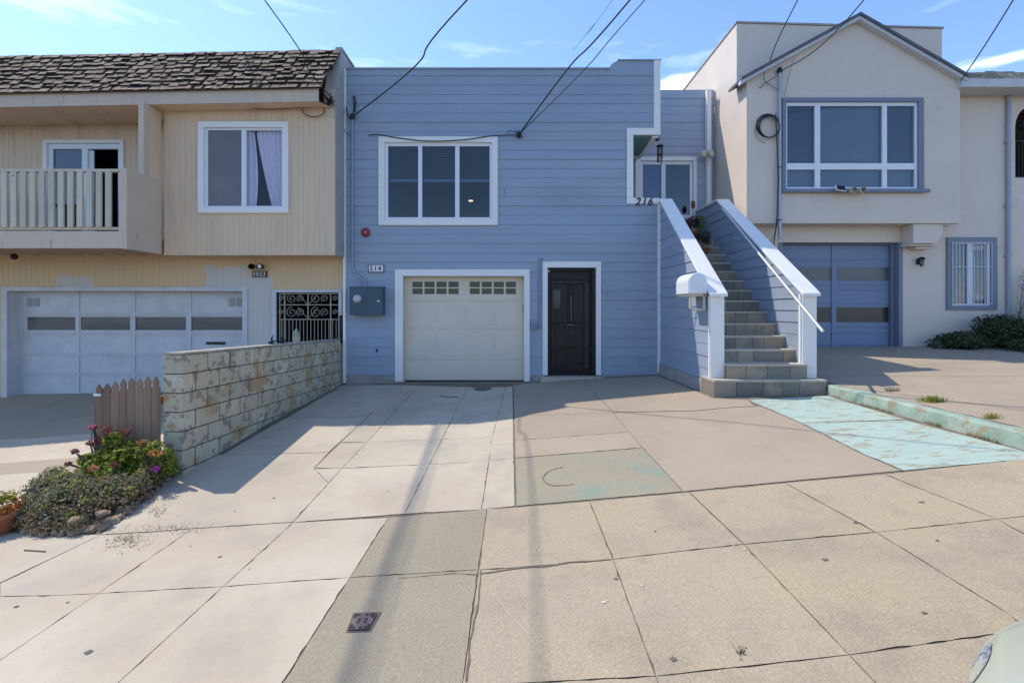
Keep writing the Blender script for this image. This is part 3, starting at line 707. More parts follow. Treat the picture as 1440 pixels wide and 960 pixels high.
# white trim boards
t = MB()
def tb(x0, x1, y0, y1, Y=YF, d=.035, mb=None): (mb or t).box(X(x0, Y), X(x1, Y), Y-d, Y+.02, H(y1, Y), H(y0, Y))
tb(483, 487, 97, 538); obj('corner_board', t, M['white'], bh, bevel=.004); t = MB()
tb(919, 928, 86, 181); tb(881, 928, 181, 190.5); tb(881, 890, 190.5, 279); tb(881, 926, 279, 287); tb(924.5, 931, 287.2, 523, d=.04)
obj('trim', t, M['white'], bh, bevel=.004)
t = MB(); t.box(X(890, YF)-.02, X(890, YF), YF+.021, YF+.6, H(279, YF), H(190, YF)); t.box(X(891, YF), xr, YF+.021, YF+.5, H(282, YF), H(279, YF)-.003)
obj('porch_jamb', t, M['white'], bh)
t = MB(); t.prism([(X(890, YF)+.002, YF+.025), (X(917, YF), YF+.025), (X(899, 10.4), 10.4), (2.3, 10.4), (2.3, YF+.025)], 'z', H(191, YF)-.02, H(191, YF)-.001)
obj('porch_soffit', t, M['teal'], bh)
t = MB(); t.prism([(X(917, YF)+.002, YF+.025), (xr, YF+.025), (xr, 10.6), (2.3, 10.6), (2.3, 10.402), (X(899, 10.4)+.002, 10.402)], 'z', H(191, YF)-.03, H(191, YF)-.001)
obj('porch_ceiling', t, M['white'], bh)
t = MB(); t.box(X(993.5, 10.9), X(999.5, 10.9), 10.86, 10.99, 1.3, H(128, 10.9)+.02)
obj('corner_board', t, M['white'], bh, bevel=.004)

def window(parent, Y, op, trim, panes_x, panes_z, frame_w=.035, glass=None, trim_w=None, depth=.06, name='window', trim_mat=None, trim_d=.04, fr_mat=None, roomd=1.2, room_m=None, extra=None):
    """op: opening x0,x1,z0,z1; trim: outer x0,x1,z0,z1; panes_x list of (x0,x1), panes_z list of (z0,z1)"""
    f = MB()
    if trim:
        f2 = MB(); frame(f2, trim[0], trim[1], trim[2], trim[3], 0, Y-trim_d, Y+.01, ws=(op[0]-trim[0], trim[1]-op[1], trim[3]-op[3], op[2]-trim[2]))
        wn = obj(name, f2, trim_mat or M['white'], parent, bevel=.004)
    else: wn = None
    # sash frame = box minus panes
    xs_ = [op[0]] + [v for p in panes_x for v in p] + [op[1]]
    zs_ = [op[2]] + [v for p in panes_z for v in p] + [op[3]]
    for i in range(0, len(xs_), 2): f.box(xs_[i], xs_[i+1], Y+.0, Y+depth, op[2], op[3])
    for (a, b2) in panes_x:
        for i in range(0, len(zs_), 2): f.box(a, b2, Y+.002, Y+depth-.002, zs_[i], zs_[i+1])
    fo = obj('window_frame' if wn else name, f, fr_mat or M['white_clean'], wn or parent, bevel=.003)
    if wn is None: wn = fo
    for a, b2 in panes_x:
        for c0, c1 in panes_z:
            q = MB(); q.box(a, b2, Y+.03, Y+.034, c0, c1); obj('pane', q, glass or M['glass'], wn)
    q = MB(); room(q, op[0]-.01, op[1]+.01, op[2]-.01, op[3]+.01, Y+depth, Y+roomd); obj('interior', q, room_m or M['room'], wn)
    return wn
def blinds(parent, x0, x1, z0, z1, Y, pitch=.032, m='blind', rail=True, tl=.018):
    q = MB(); z = z1
    while z > z0: q.face([(x0, Y, z), (x1, Y, z), (x1, Y+.018, z-tl), (x0, Y+.018, z-tl)], 0, random.random()); z -= pitch
    if rail: q.box(x0, x1, Y-.006, Y+.02, z0-.05, z0)
    obj('blind', q, M[m], parent)

wn = window(bh, YF, op_win, (X(533, YF), X(700, YF), H(317, YF), H(193, YF)), [(X(545.5, YF), X(588, YF)), (X(593.5, YF), X(640, YF)), (X(646, YF), X(688.5, YF))], [(H(305.5, YF), H(205.5, YF))], glass=M['glass'], roomd=2.6)
for a, b2 in ((545, 589), (593, 641), (645, 690)): blinds(wn, X(a, YF)+.01, X(b2, YF)-.01, H(250, YF), H(204, YF), YF+.12, m='blind_dark', tl=.009)
lampm = emis('warm_lamp', (1, .62, .28), 1.4)
for (x_, y_) in ((638, 228), (662, 283)):
    q = MB(); pz = P(x_, y_, YF+1.6); q.lathe(pz, [(.001, 0), (.05, .0), (.05, .018), (.001, .018)], 16, smooth=False); obj('ceiling_lamp', q, lampm, wn)

# garage door
YG = YF+.16; gx0, gx1 = op_gar[0], op_gar[1]; gzt = op_gar[3]
t = MB(); frame(t, X(556, YF), X(745, YF), H(536, YF), H(379, YF), 0, YF-.035, YF+.02, bottom=False, ws=(gx0-X(556, YF), X(745, YF)-gx1, H(379, YF)-gzt, 0))
gt = obj('garage_trim', t, M['white'], bh, bevel=.004)
t = MB(); t.box(gx0-.02, gx0, YF+.021, YG+.05, -1.6, gzt); t.box(gx1, gx1+.02, YF+.021, YG+.05, -1.6, gzt); t.box(gx0, gx1, YF+.021, YG+.05, gzt, gzt+.02)
obj('garage_jamb', t, M['garage_cream'], bh)
gd = MB(); ZS = [H(y, YG) for y in (538, 506, 462, 423.5, 388)]
wins = [(X(580+16.9*i, YG), X(594.3+16.9*i, YG)) for i in range(4)] + [(X(660.5+16.9*i, YG), X(674.8+16.9*i, YG)) for i in range(4)]
wz = [(H(404, YG), H(396, YG)), (H(413.5, YG), H(405.5, YG))]
ops = [(a, b2, c0, c1) for a, b2 in wins for c0, c1 in wz]
prof = [(-1.62, 0)]
for z in ZS[1:-1]: prof += [(z-.006, 0), (z-.004, .010), (z+.004, .010), (z+.006, 0)]
prof += [(ZS[-1]+.05, 0)]
wall(gd, (0, YG, 0), (1, 0, 0), (0, 0, 1), (0, 1, 0), gx0, gx1, -1.62, gzt, ops, 'v', prof, jit=False)
# raised long panels
for i in range(3):
    for k in range(4):
        a = gx0+.06+k*(gx1-gx0-.04)/4; b2 = a+(gx1-gx0-.2)/4
        z0, z1 = ZS[i]+.07, ZS[i+1]-.07
        gd.prism([(a, z0), (b2, z0), (b2, z1), (a, z1)], 'y', YG-.006, YG+.002)
gdo = obj('garage_door', gd, M['garage_cream'], bh)
for a, b2, c0, c1 in ops:
    q = MB(); q.box(a, b2, YG+.012, YG+.016, c0, c1); obj('pane', q, M['glass_dim'], gdo)
q = MB(); room(q, gx0, gx1, -1.62, gzt, YG+.03, YG+2); obj('interior', q, M['dark'], gdo)
q = MB(); q.box(gx1-.035, gx1-.01, YG-.03, YG, H(440, YG), H(428, YG)); obj('handle', q, M['grey_metal'], gdo)
q = MB(); q.box(gx0+.01, gx1-.01, YG-.015, YG+.01, -1.475, -1.44); obj('door_seal', q, M['black_metal'], gdo)

# security door
t = MB(); dx0, dx1, dz = op_door[0], op_door[1], op_door[3]
frame(t, X(763, YF), X(845, YF), H(527, YF), H(368, YF), 0, YF-.035, YF+.02, bottom=False, ws=(dx0-X(763, YF), X(845, YF)-dx1, H(368, YF)-dz, 0))
obj('door_trim', t, M['white'], bh, bevel=.004)
YD = YF+.10; zd0 = H(529, YD)
d = MB(); d.box(dx0, dx1, YD+.12, YD+.16, zd0, dz)
for a, b2, z0, z1 in ((.12, .42, .25, .80), (.52, .82, .25, .80), (.12, .42, 1.05, 1.85), (.52, .82, 1.05, 1.85)):
    wdt = dx1-dx0; k = wdt/.94; d.box(dx0+a*k, dx0+b2*k, YD+.105, YD+.121, zd0+z0, zd0+z1)
do = obj('door', d, M['black_door'], bh, bevel=.006)
q = MB(); q.box(dx0+.13, dx0+.27, YD+.095, YD+.104, zd0+1.35, zd0+1.72); obj('pane', q, mat('door_glass', (.03, .04, .06), rough=.1, spec=.5), do)
s = MB(); frame(s, dx0+.012, dx1-.012, zd0+.01, dz-.01, .055, YD, YD+.03)
s.box(dx0+.07, dx1-.07, YD+.002, YD+.028, zd0+.52, zd0+.56); s.box(dx0+.07, dx1-.07, YD+.002, YD+.028, zd0+1.0, zd0+1.04); s.box(dx0+.07, dx1-.07, YD+.002, YD+.028, dz-.24, dz-.21)
cxm = (dx0+dx1)/2
s.box(cxm-.01, cxm+.01, YD+.004, YD+.026, zd0+1.04, dz-.24)
for k in range(1, 34): s.box(dx0+.067+k*(dx1-dx0-.134)/34-.0018, dx0+.067+k*(dx1-dx0-.134)/34+.0018, YD+.012, YD+.018, zd0+.065, dz-.065)
so = obj('security_screen', s, M['black_metal'], do)
q = MB(); q.box(cxm-.075, cxm+.075, YD-.012, YD, zd0+1.015, zd0+1.03); q.box(cxm-.006, cxm+.006, YD-.012, YD, zd0+1.10, zd0+1.62); obj('handle', q, mat('handle_highlight_grey', (.16, .16, .17), rough=.4), do)  # short bar is the handle plate; upright grey bar stands in for a highlight
q = MB(); q.box(dx1-.20, dx1-.13, YD+.032, YD+.05, zd0+.16, dz-.30); q.box(dx0+.09, dx1-.20, YD+.032, YD+.05, dz-.30, dz-.26); q.box(dx0+.09, dx0+.12, YD+.032, YD+.05, zd0+.16, dz-.30); obj('inner_frame', q, mat('bronze_frame', (.06, .053, .048), rough=.4), do)
q = MB(); q.box(dx0+.005, dx0+.05, YD-.02, YD+.0, dz-.09, dz-.04); obj('door_closer', q, M['beige_plastic'], do)
q = MB(); room(q, dx0, dx1, zd0, dz, YD+.17, YD+.3); obj('interior', q, M['dark'], do)
q = MB(); q.box(X(760, YF), X(848, YF), YF-.13, YF+.12, -1.6, H(529, YF)); obj('threshold', q, M['tread'], bh, bevel=.01)

# sliding window/door of the recess
op2 = (X(900.5, YR), X(974.5, YR), 1.46, H(226.5, YR))
wn = window(bh, YR, op2, (X(893, YR), X(979, YR), 1.42, H(221, YR)), [(X(904, YR), X(930, YR)), (X(936, YR), X(970, YR))], [(H(302, YR), H(231.5, YR))], glass=M['glass_blue'], roomd=2)
q = MB(); q.box(X(904, YR), X(930.5, YR), YR+.036, YR+.04, H(302, YR), H(231.5, YR)); obj('insect_screen', q, M['screen'], wn)
q = MB(); q.box(X(903, YR), X(971, YR), YR+.01, YR+.03, 1.5, H(302, YR)); obj('lower_panel', q, M['white'], wn)
# porch numerals
hn_ = thing('house_number', (X(904.5, YF), YF-.045, H(284.5, YF)), 'slanted black metal numerals 216 on the white porch sill', 'house number'); text('numeral', '216', .20, (X(904.5, YF), YF-.045, H(284.5, YF)), .008, M['black_metal'], hn_, shear=.25)

# ------------------------------------------------------------------ fixtures on the blue house
mb_ = thing('electric_meter_box', P(519, 443, YF-.02), 'slate blue electric meter box with round dial on the blue siding', 'meter box')
q = MB(); bx0, bx1, bz0, bz1 = X(497, YF), X(542, YF), H(443, YF), H(404.5, YF)
q.box(bx0, bx1, YF-.22, YF-.016, bz0, bz1); q.box(bx0-.015, bx1+.012, YF-.235, YF-.016, bz1, bz1+.012); q.box(bx0+.33, bx0+.334, YF-.224, YF-.219, bz0+.02, bz1-.02)
obj('cabinet', q, M['meter'], mb_, bevel=.006)
q = MB(); q.lathe((X(508, YF), YF-.22, H(420.5, YF)), [(.085, 0), (.085, -.03), (.07, -.06), (.045, -.075), (.001, -.08)], 24, axis='y'); obj('meter_dial', q, mat('meter_glass', (.50, .51, .52), (.38, .39, .40), 40, rough=.15, spec=.8), mb_)
q = MB(); q.box(bx1-.10, bx1-.045, YF-.232, YF-.22, H(424.5, YF), H(422.5, YF)); obj('latch', q, M['galv'], mb_)
q = MB()
pts = [P(514, 405, YF-.07), P(513.5, 399, YF-.06), P(511, 394, YF-.05), P(500, 385, YF-.05), P(496.5, 380, YF-.05), P(495.5, 372, YF-.05), P(495.5, 175, YF-.05), P(495.5, 166, YF-.07)]
q.tube(pts, .022, 10)
for y_ in (185, 240, 300, 360): q.tube([P(492, y_, YF-.02), P(492.5, y_, YF-.075), P(498.5, y_, YF-.075), P(499, y_, YF-.02)], .006, 6)
cdt = obj('conduit_mast', q, mat('blue_conduit_paint', (.27, .33, .46), rough=.5)); tag(cdt, 'pale blue painted conduit rising from the meter box to the wire head', 'conduit')
q = MB(); q.lathe(P(495.5, 168, YF-.09), [(.03, 0), (.05, .03), (.045, .09), (.015, .11)], 14); q.tube([P(487, 150, YF-.06), P(488, 160, YF-.06), P(492, 167, YF-.07), P(496, 165, YF-.1), P(498, 150, YF-.08), P(497, 135, YF-.05)], .012, 6)
q.tube([P(499, 158, YF-.1), P(500, 146, YF-.08), P(499, 136, YF-.03)], .012, 6)
obj('service_head', q, M['wire'], cdt)
q = MB(); c0 = P(514.5, 327, YF-.02); q.lathe(c0, [(.085, 0), (.088, -.02), (.075, -.045), (.035, -.06), (.001, -.062)], 24, axis='y')
bo = obj('alarm_bell', q, M['red']); tag(bo, 'small round red alarm bell on the blue siding under the window', 'alarm bell')
q = MB(); q.lathe(c0+Vector((0, -.06, 0)), [(.022, 0), (.02, -.012), (.001, -.014)], 14, axis='y'); obj('bolt', q, M['grey_metal'], bo)
q = MB(); q.box(X(518.5, YF), X(540.5, YF), YF-.035, YF-.016, H(383, YF), H(372, YF), 1); q.box(X(519.5, YF), X(539.5, YF), YF-.038, YF-.034, H(382, YF), H(373, YF), 0)
np_ = obj('number_plaque', q, [M['white_clean'], mat('plaque_frame', (.12, .09, .10), rough=.5)]); tag(np_, 'small white plaque reading 216 above the meter box', 'number plaque')
text('numeral', '216', .125, (X(529, YF), YF-.042, H(377.5, YF)), .003, M['black_metal'], np_, spacing=1.15)
q = MB(); q.tube([P(764, 364, YF-.03), P(760, 364, YF-.05), P(758.5, 367, YF-.05), P(758.5, 461, YF-.05), P(752, 462, YF-.05)], .014, 8); q.box(X(746.5, YF), X(752.5, YF), YF-.09, YF-.02, H(463, YF), H(452, YF)); q.lathe(P(749.5, 457, YF-.09), [(.022, 0), (.02, -.015), (.001, -.016)], 12, axis='y')
tag(obj('doorbell_pipe', q, mat('blue_grey_pipe', (.20, .25, .36), rough=.5)), 'thin painted pipe and small outlet box between garage and black door', 'pipe')
q = MB(); q.tube([P(531, 491, YF-.012), P(530, 493.5, YF-.05), P(529, 494, YF-.06)], .012, 6); tag(obj('wall_spout', q, M['black_metal']), 'little black pipe stub low on the blue siding', 'pipe stub')
# mailbox on the left stair wall
mx_ = thing('mailbox', (2.76, 7.2, -.05), 'white round-topped mailbox with beige frame on the stair wall', 'mailbox')
ys0, ys1 = 6.93, 7.44; mx0, mx1 = 2.60, 2.885; z0 = .21; q = MB()
rr = (mx1-mx0)/2; cx_ = (mx0+mx1)/2
arch = [(mx1, z0), (mx1, z0+.17)] + [(cx_+rr*math.cos(a), z0+.17+rr*math.sin(a)) for a in [R(15*k) for k in range(1, 12)]] + [(mx0, z0+.17), (mx0, z0)]
q.prism(arch, 'y', ys0, ys1); obj('cover', q, M['white_clean'], mx_, bevel=.008)
q = MB(); q.prism([(cx_+(x_-cx_)*.93, z0+.012+(z_-z0)*.93) for x_, z_ in arch], 'y', ys0-.012, ys0+.002); obj('door', q, M['white_clean'], mx_, bevel=.004)
q = MB(); q.box(mx0+.04, mx0+.07, ys0+.04, ys0+.08, z0-.22, z0); q.box(mx1-.05, mx1-.02, ys0+.02, ys0+.06, z0-.25, z0); q.box(mx0+.02, mx1, ys0+.02, ys1-.03, z0-.035, z0-.001); q.box(mx0+.07, mx1-.05, ys0+.05, ys0+.065, z0-.25, z0-.22)
obj('bracket', q, M['beige_plastic'], mx_, bevel=.004)
# wind chime
wc = thing('wind_chime', P(928, 226, 9.5), 'dark metal wind chime hanging at the porch opening', 'wind chime')
q = MB(); q.tube([P(928, 186, 9.5), P(928, 203, 9.5)], .004, 5); q.lathe(P(928, 205.5, 9.5), [(.001, .03), (.07, .01), (.07, -.005), (.001, -.01)], 14); obj('top_disc', q, M['black_metal'], wc)
for k in range(5):
    a = 2*math.pi*k/5; c_ = P(928, 206, 9.5)+Vector((.05*math.cos(a), .05*math.sin(a), 0)); q = MB(); q.tube([c_, c_-Vector((0, 0, .25+.03*k))], .009, 6); obj('chime_tube', q, M['black_metal'], wc)
q = MB(); c_ = P(928, 206, 9.5); q.tube([c_, c_-Vector((0, 0, .36))], .003, 5); q.lathe(c_-Vector((0, 0, .17)), [(.001, .01), (.035, .01), (.035, -.01), (.001, -.01)], 10); obj('clapper', q, M['black_metal'], wc)
# porch lamp on recess corner
q = MB(); c_ = P(993, 215, 10.75); q.box(c_.x-.04, c_.x+.06, 10.74, 10.86, c_.z-.05, c_.z+.06)
for sg in (-1, 1): q.lathe(c_+Vector((sg*.09, -.05, -.02)), [(.02, .07), (.06, .03), (.075, -.05), (.06, -.09), (.001, -.1)], 14)
tag(obj('porch_lamp', q, M['beige_plastic'], bevel=.004), 'beige twin porch lamp on the white corner board above the stairs', 'lamp')
# little security camera under the porch soffit
q = MB(); c_ = P(924, 196, YF+.1); q.lathe(c_, [(.03, .03), (.04, 0), (.03, -.03), (.001, -.035)], 12); tag(obj('porch_camera', q, M['black_metal']), 'tiny black dome camera under the porch header', 'camera')

# ================================================================== STAIRCASE
st = thing('front_staircase', (3.6, 8.0, -1.2), 'stone staircase between blue-sided walls with white caps climbing to the porch', 'staircase')
LX0, LX1, RX0, RX1 = 2.91, 3.10, 4.26, 4.45
def step(x0, x1, y0, y1, z0, z1, nt_=4, front_ov=.012):
    q = MB(); xx = x0; cuts = [x0] + sorted([x0+(x1-x0)*(k+random.uniform(-.42, .42))/nt_ for k in range(1, nt_)]) + [x1]
    for a, b2 in zip(cuts, cuts[1:]):
        q.box(a+.003, b2-.003, y0, y0+.03, z0, z1-.03, 0, random.random())
        q.box(a+.002, b2-.002, y0-front_ov, y1, z1-.03, z1, 1, random.random())
    q.box(x0+.001, x1-.001, y0+.012, y1, z0, z1-.031, 0, .1)
    return obj('step', q, [M['stone'], M['tread']], st, bevel=.003)
step(2.86, 4.46, 6.65, 7.1, -1.5, -1.02, 5)
zprev = -1.02
for k in range(2, 14):
    y0 = 6.80+.258*(k-2); z = -.81+.188*(k-2)
    if k == 2: y0 = 6.77
    x0 = LX1 if y0 > 6.87 else 3.10
    step(LX1, RX0, y0, y0+.30, zprev, z); zprev = z
q = MB(); q.box(2.2, RX0, 9.90, YR-.005, 1.2, 1.45); obj('landing', q, M['tread'], st, bevel=.006)
q = MB(); q.box(LX1, RX0, 9.95, 10.9, -1.5, 1.19); q.box(LX1, RX0, 7.2, 9.9, -1.5, -.95); obj('stair_core', q, M['plinth'], st)
# side walls: lap siding on the faces that look left
def stair_wall(xo, xi, yf, yk, zf, zk, ye, ze, zbot, nm):
    """yf,zf front top; yk,zk knee; ye,ze back end"""
    q = MB(); prof = lap(zbot, 2.4, .184, .014)
    wall(q, (xo, 0, 0), (0, 1, 0), (0, 0, 1), (-1, 0, 0), yf+.02, ye, zbot, 2.5, (), 'v', prof)
    wall(q, (xi, 0, 0), (0, 1, 0), (0, 0, 1), (1, 0, 0), yf+.02, ye, zbot, 2.5, (), 'v', None)
    s_ = (zk-zf)/(yk-yf)
    q.clip((0, yf, zf-.05), (0, -s_, 1)); q.clip((0, yk, zk-.05), (0, -(ze-zk)/max(ye-yk, .01), 1))
    o = obj('side_wall', q, M['blue'], st)
    # cap
    q = MB(); cw = .035; T = .045
    poly = [(yf-.05, zf-.05*s_-T), (yk, zk-T), (ye, ze-T), (ye, ze), (yk, zk), (yf-.05, zf-.05*s_)]
    if abs(ye-yk) < .02: poly = [(yf-.05, zf-.05*s_-T), (yk, zk-T), (yk, zk), (yf-.05, zf-.05*s_)]
    q.prism(poly, 'x', xo-cw, xi+cw); obj('wall_cap', q, M['white'], st, bevel=.006)
    q = MB(); q.prism([(yf, -1.03), (yf+.022, -1.03), (yf+.022, zf-T+.022*s_-.002), (yf, zf-T-.002)], 'x', xo-.012, xi+.005); q.box(xo-.02, xo-.001, yf+.023, yf+.06, -1.03, zf-.07)
    obj('end_post', q, M['white'], st, bevel=.004)
stair_wall(LX0, LX1, 6.86, 9.19, .25, 2.14, 9.20, 2.14, -1.08, 'l')
stair_wall(RX0, RX1, 6.86, 9.72, .25, 2.25, 10.85, 2.25, -1.5, 'r')
q = MB(); q.box(RX0-.032, RX0-.016, 6.885, 6.93, -1.0, .2); obj('corner_strip', q, M['white'], st)
q = MB(); q.box(LX0-.03, LX1, 6.84, YF-.04, -1.6, -1.085); obj('plinth', q, M['plinth'], st, bevel=.006)
# handrail
a = P(1158, 466, 660*4.14/438); b2 = P(1017, 294, 9.25); a = Vector((4.16, 6.28, H(466, 6.28))); b2 = Vector((4.16, 9.28, 1.96))
q = MB(); q.tube([a, a.lerp(b2, .5), b2, b2+Vector((.02, .06, .0)), b2+Vector((.10, .06, -.03))], .020, 12)
hr = obj('handrail', q, mat('white_rail_paint', (.60, .61, .62), (.5, .5, .5), 9, rough=.4, metal=.2), st)
q = MB()
for f_ in (.25, .62, .96):
    c_ = a.lerp(b2, f_); q.tube([c_, c_+Vector((0, 0, -.05)), c_+Vector((.09, 0, -.06))], .008, 6)
obj('rail_bracket', q, M['grey_metal'], hr)

# ================================================================== YELLOW HOUSE (left)
YB, YL = 8.75, 9.30
yh = thing('yellow_house', (-8.5, 12, -1.8), 'yellow house with shingled mansard roof, balcony and wide white garage door on the left', 'house')
XR = -3.30; TILT = .018
bx0 = X(231, YB)
q = MB(); opw = (X(288, YB), X(399, YB), H(292, YB), H(180, YB))
wall(q, (0, YB, 0), (1, 0, 0), (0, 0, 1), (0, -1, 0), bx0, XR, 1.0, 3.72, [opw], 'u', groove(bx0, XR), jit=False)
q.face([(bx0, YB, 1.0), (XR, YB, 1.0), (XR, YL, 1.0), (bx0, YL, 1.0)]); q.face([(bx0, YB, 1.0), (bx0, YL, 1.0), (bx0, YL, 3.7), (bx0, YB, 3.7)])
q.box(bx0, XR, YB-.012, YB-.001, .985, 1.02)
obj('bay_wall', q, M['yellow'], yh)
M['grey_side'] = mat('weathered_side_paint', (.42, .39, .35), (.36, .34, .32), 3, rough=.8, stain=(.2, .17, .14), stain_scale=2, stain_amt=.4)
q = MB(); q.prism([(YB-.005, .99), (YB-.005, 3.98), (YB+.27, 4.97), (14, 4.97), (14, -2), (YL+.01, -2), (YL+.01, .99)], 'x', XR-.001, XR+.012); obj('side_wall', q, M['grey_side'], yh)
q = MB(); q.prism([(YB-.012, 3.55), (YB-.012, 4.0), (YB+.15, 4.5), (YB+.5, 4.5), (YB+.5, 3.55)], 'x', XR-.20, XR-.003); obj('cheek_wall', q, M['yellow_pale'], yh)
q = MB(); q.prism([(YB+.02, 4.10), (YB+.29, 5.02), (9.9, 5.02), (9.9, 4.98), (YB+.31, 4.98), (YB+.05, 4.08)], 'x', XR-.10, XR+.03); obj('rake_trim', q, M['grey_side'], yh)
# lower wall
q = MB(); XG0, XG1 = -9.98, -5.33; zg = H(409, YL)
XQ0, XQ1, zq = X(389, YL), X(477, YL), H(411, YL)
wall(q, (0, YL, 0), (1, 0, 0), (0, 0, 1), (0, -1, 0), -14, XR-.03, -2.1, 1.35, [(XG0, XG1, -3, zg), (XQ0, XQ1, -3, zq)], 'u', groove(-14, XR-.03, .115), jit=False)
M['yellow_low'] = mat('yellow_board_paint', (.69, .49, .28), (.64, .47, .29), 1.3, rough=.7, bump=.1, bscale=40)
nn = M['yellow_low'].node_tree; bb = nn.nodes['Principled BSDF']; l_ = nn.links.new
src = bb.inputs['Base Color'].links[0].from_socket
geo = nn.nodes.new('ShaderNodeNewGeometry'); sp_ = nn.nodes.new('ShaderNodeSeparateXYZ'); l_(geo.outputs['Position'], sp_.inputs[0])
nz_ = nn.nodes.new('ShaderNodeTexNoise'); nz_.inputs['Scale'].default_value = 2.2; l_(geo.outputs['Position'], nz_.inputs['Vector'])
def mth(op, a_, b_):
    q_ = nn.nodes.new('ShaderNodeMath'); q_.operation = op
    for i_, v_ in enumerate((a_, b_)):
        if isinstance(v_, (int, float)): q_.inputs[i_].default_value = v_
        else: l_(v_, q_.inputs[i_])
    return q_.outputs[0]
def patch(x0, x1, zt_, nz_amt=.5):
    nzv = mth('MULTIPLY', mth('SUBTRACT', nz_.outputs['Fac'], .5), nz_amt)
    xx = mth('ADD', sp_.outputs['X'], nzv); zz = mth('ADD', sp_.outputs['Z'], nzv)
    return mth('MULTIPLY', mth('MULTIPLY', mth('GREATER_THAN', xx, x0), mth('LESS_THAN', xx, x1)), mth('LESS_THAN', zz, zt_))
pm = mth('MAXIMUM', mth('MAXIMUM', patch(X(285, YL), X(346, YL), H(374, YL)), patch(X(340, YL), X(385, YL), H(389, YL), .1)), patch(X(74, YL), X(128, YL), H(391, YL), .4))
pm = mth('MULTIPLY', pm, .9)
mxn = nn.nodes.new('ShaderNodeMix'); mxn.data_type = 'RGBA'; l_(pm, mxn.inputs['Factor']); l_(src, mxn.inputs['A']); mxn.inputs['B'].default_value = (.56, .54, .50, 1); l_(mxn.outputs['Result'], bb.inputs['Base Color'])
obj('lower_wall', q, M['yellow_low'], yh)
# garage door of the yellow house
YQ = YL+.25
t = MB(); t.box(XG0-.0, XG1+.10, YL-.03, YL+.01, zg, zg+.075); t.box(XG1, XG1+.10, YL-.03, YL+.01, -2, zg); t.box(XG0-.10, XG0, YL-.03, YL+.01, -2, zg+.075)
t.box(XG0-.02, XG0, YL+.011, YQ+.05, -2, zg); t.box(XG1, XG1+.02, YL+.011, YQ+.05, -2, zg); t.box(XG0, XG1, YL+.011, YQ+.05, zg, zg+.02)
obj('garage_trim', t, M['white_old'], yh, bevel=.004)
cols = [X(x_, YQ) for x_ in (31, 110, 188.5, 267, 346)]; cols[0] = XG0; cols[-1] = XG1
rows = [H(y_, YQ) for y_ in (555, 526, 498, 469, 441, 412)]; rows[0] = -1.80; rows[-1] = zg
gwin = [(X(a_, YQ), X(b_, YQ), H(464, YQ), H(445.5, YQ)) for a_, b_ in ((38, 106), (113.5, 183), (190.5, 261.5), (269.5, 341))]
g1 = MB(); wall(g1, (0, YQ, 0), (1, 0, 0), (0, 0, 1), (0, -1, 0), XG0, XG1, -1.80, zg, gwin, 'v', None, jit=False)
for xc in cols: g1.box(max(xc-.035, XG0+.001), min(xc+.035, XG1-.001), YQ-.018, YQ-.001, -1.79, zg-.002)
for i, zr in enumerate(rows[1:-1]):
    for a_, b_ in zip(cols, cols[1:]):
        g1.box(a_+.036, b_-.036, YQ-.020, YQ-.001, zr-.035, zr-.004); g1.box(a_+.036, b_-.036, YQ-.020, YQ-.001, zr+.004, zr+.035)
gdo = obj('garage_door', g1, M['white_old'], yh)
M['dirty_glass'] = mat('dirty_glass', (.10, .10, .105), (.16, .155, .15), 1.5, rough=.12, spec=.6, stretch=(.6, 1, 3))
for op_ in gwin:
    q = MB(); q.box(op_[0], op_[1], YQ+.01, YQ+.014, op_[2], op_[3]); obj('pane', q, M['dirty_glass'], gdo)
for a_, b_ in ((38, 46), (48, 56), (322, 330), (332, 340)):
    q = MB(); x0, x1, z0, z1 = X(a_, YQ), X(b_, YQ), H(431, YQ), H(419, YQ); q.box(x0, x1, YQ-.006, YQ-.001, z0, z1)
    for k in range(7): q.box(x0+.005, x1-.005, YQ-.014, YQ-.006, z0+.01+k*(z1-z0-.01)/7, z0+.01+k*(z1-z0-.01)/7+.01)
    obj('vent', q, mat('vent_grey', (.38, .38, .36), rough=.6), gdo)
q = MB(); q.box(X(291, YQ), X(317, YQ), YQ-.035, YQ-.002, H(484, YQ), H(480.5, YQ)); obj('mail_slot', q, M['black_metal'], gdo, bevel=.004)
# passage gate
t = MB(); frame(t, X(383.5, YL), X(481, YL), -2, H(407, YL), 0, YL-.03, YL+.01, bottom=False, ws=(XQ0-X(383.5, YL), X(481, YL)-XQ1, H(407, YL)-zq, 0)); obj('gate_trim', t, M['white_old'], yh, bevel=.004)
q = MB(); room(q, XQ0, XQ1, -1.9, zq, YL+.02, YL+2.6); obj('passage', q, mat('passage_wall', (.028, .02, .015), (.045, .032, .022), 2, rough=.9), yh)
gt = thing('passage_gate', ((XQ0+XQ1)/2, YL+.02, -1.62), 'tan iron gate with scrolls in the passage beside the yellow garage', 'gate')
q = MB(); gy0, gy1 = YL+.03, YL+.055; GX0, GX1, GZ0, GZ1 = XQ0+.035, XQ1-.01, -1.55, zq-.015
frame(q, GX0, GX1, GZ0, GZ1, .02, gy0, gy1)
va, vb = X(399, YL), X(464, YL)
for v_ in (va, vb, X(432, YL)): q.box(v_-.012, v_+.012, gy0+.002, gy1-.002, (GZ0 if v_ != X(432, YL) else H(449, YL))+.02, GZ1-.02)
for z_ in (H(428.5, YL), H(449, YL), -1.35): q.box(GX0+.02, GX1-.02, gy0+.004, gy1-.004, z_-.01, z_+.01)
obj('gate_frame', q, M['gate_paint'], gt)
q = MB()
k = GX0+.05
while k < GX1-.03: q.box(k-.006, k+.006, gy0+.006, gy1-.006, -1.34, H(449, YL)-.01); k += .072
obj('bars', q, M['gate_paint'], gt)
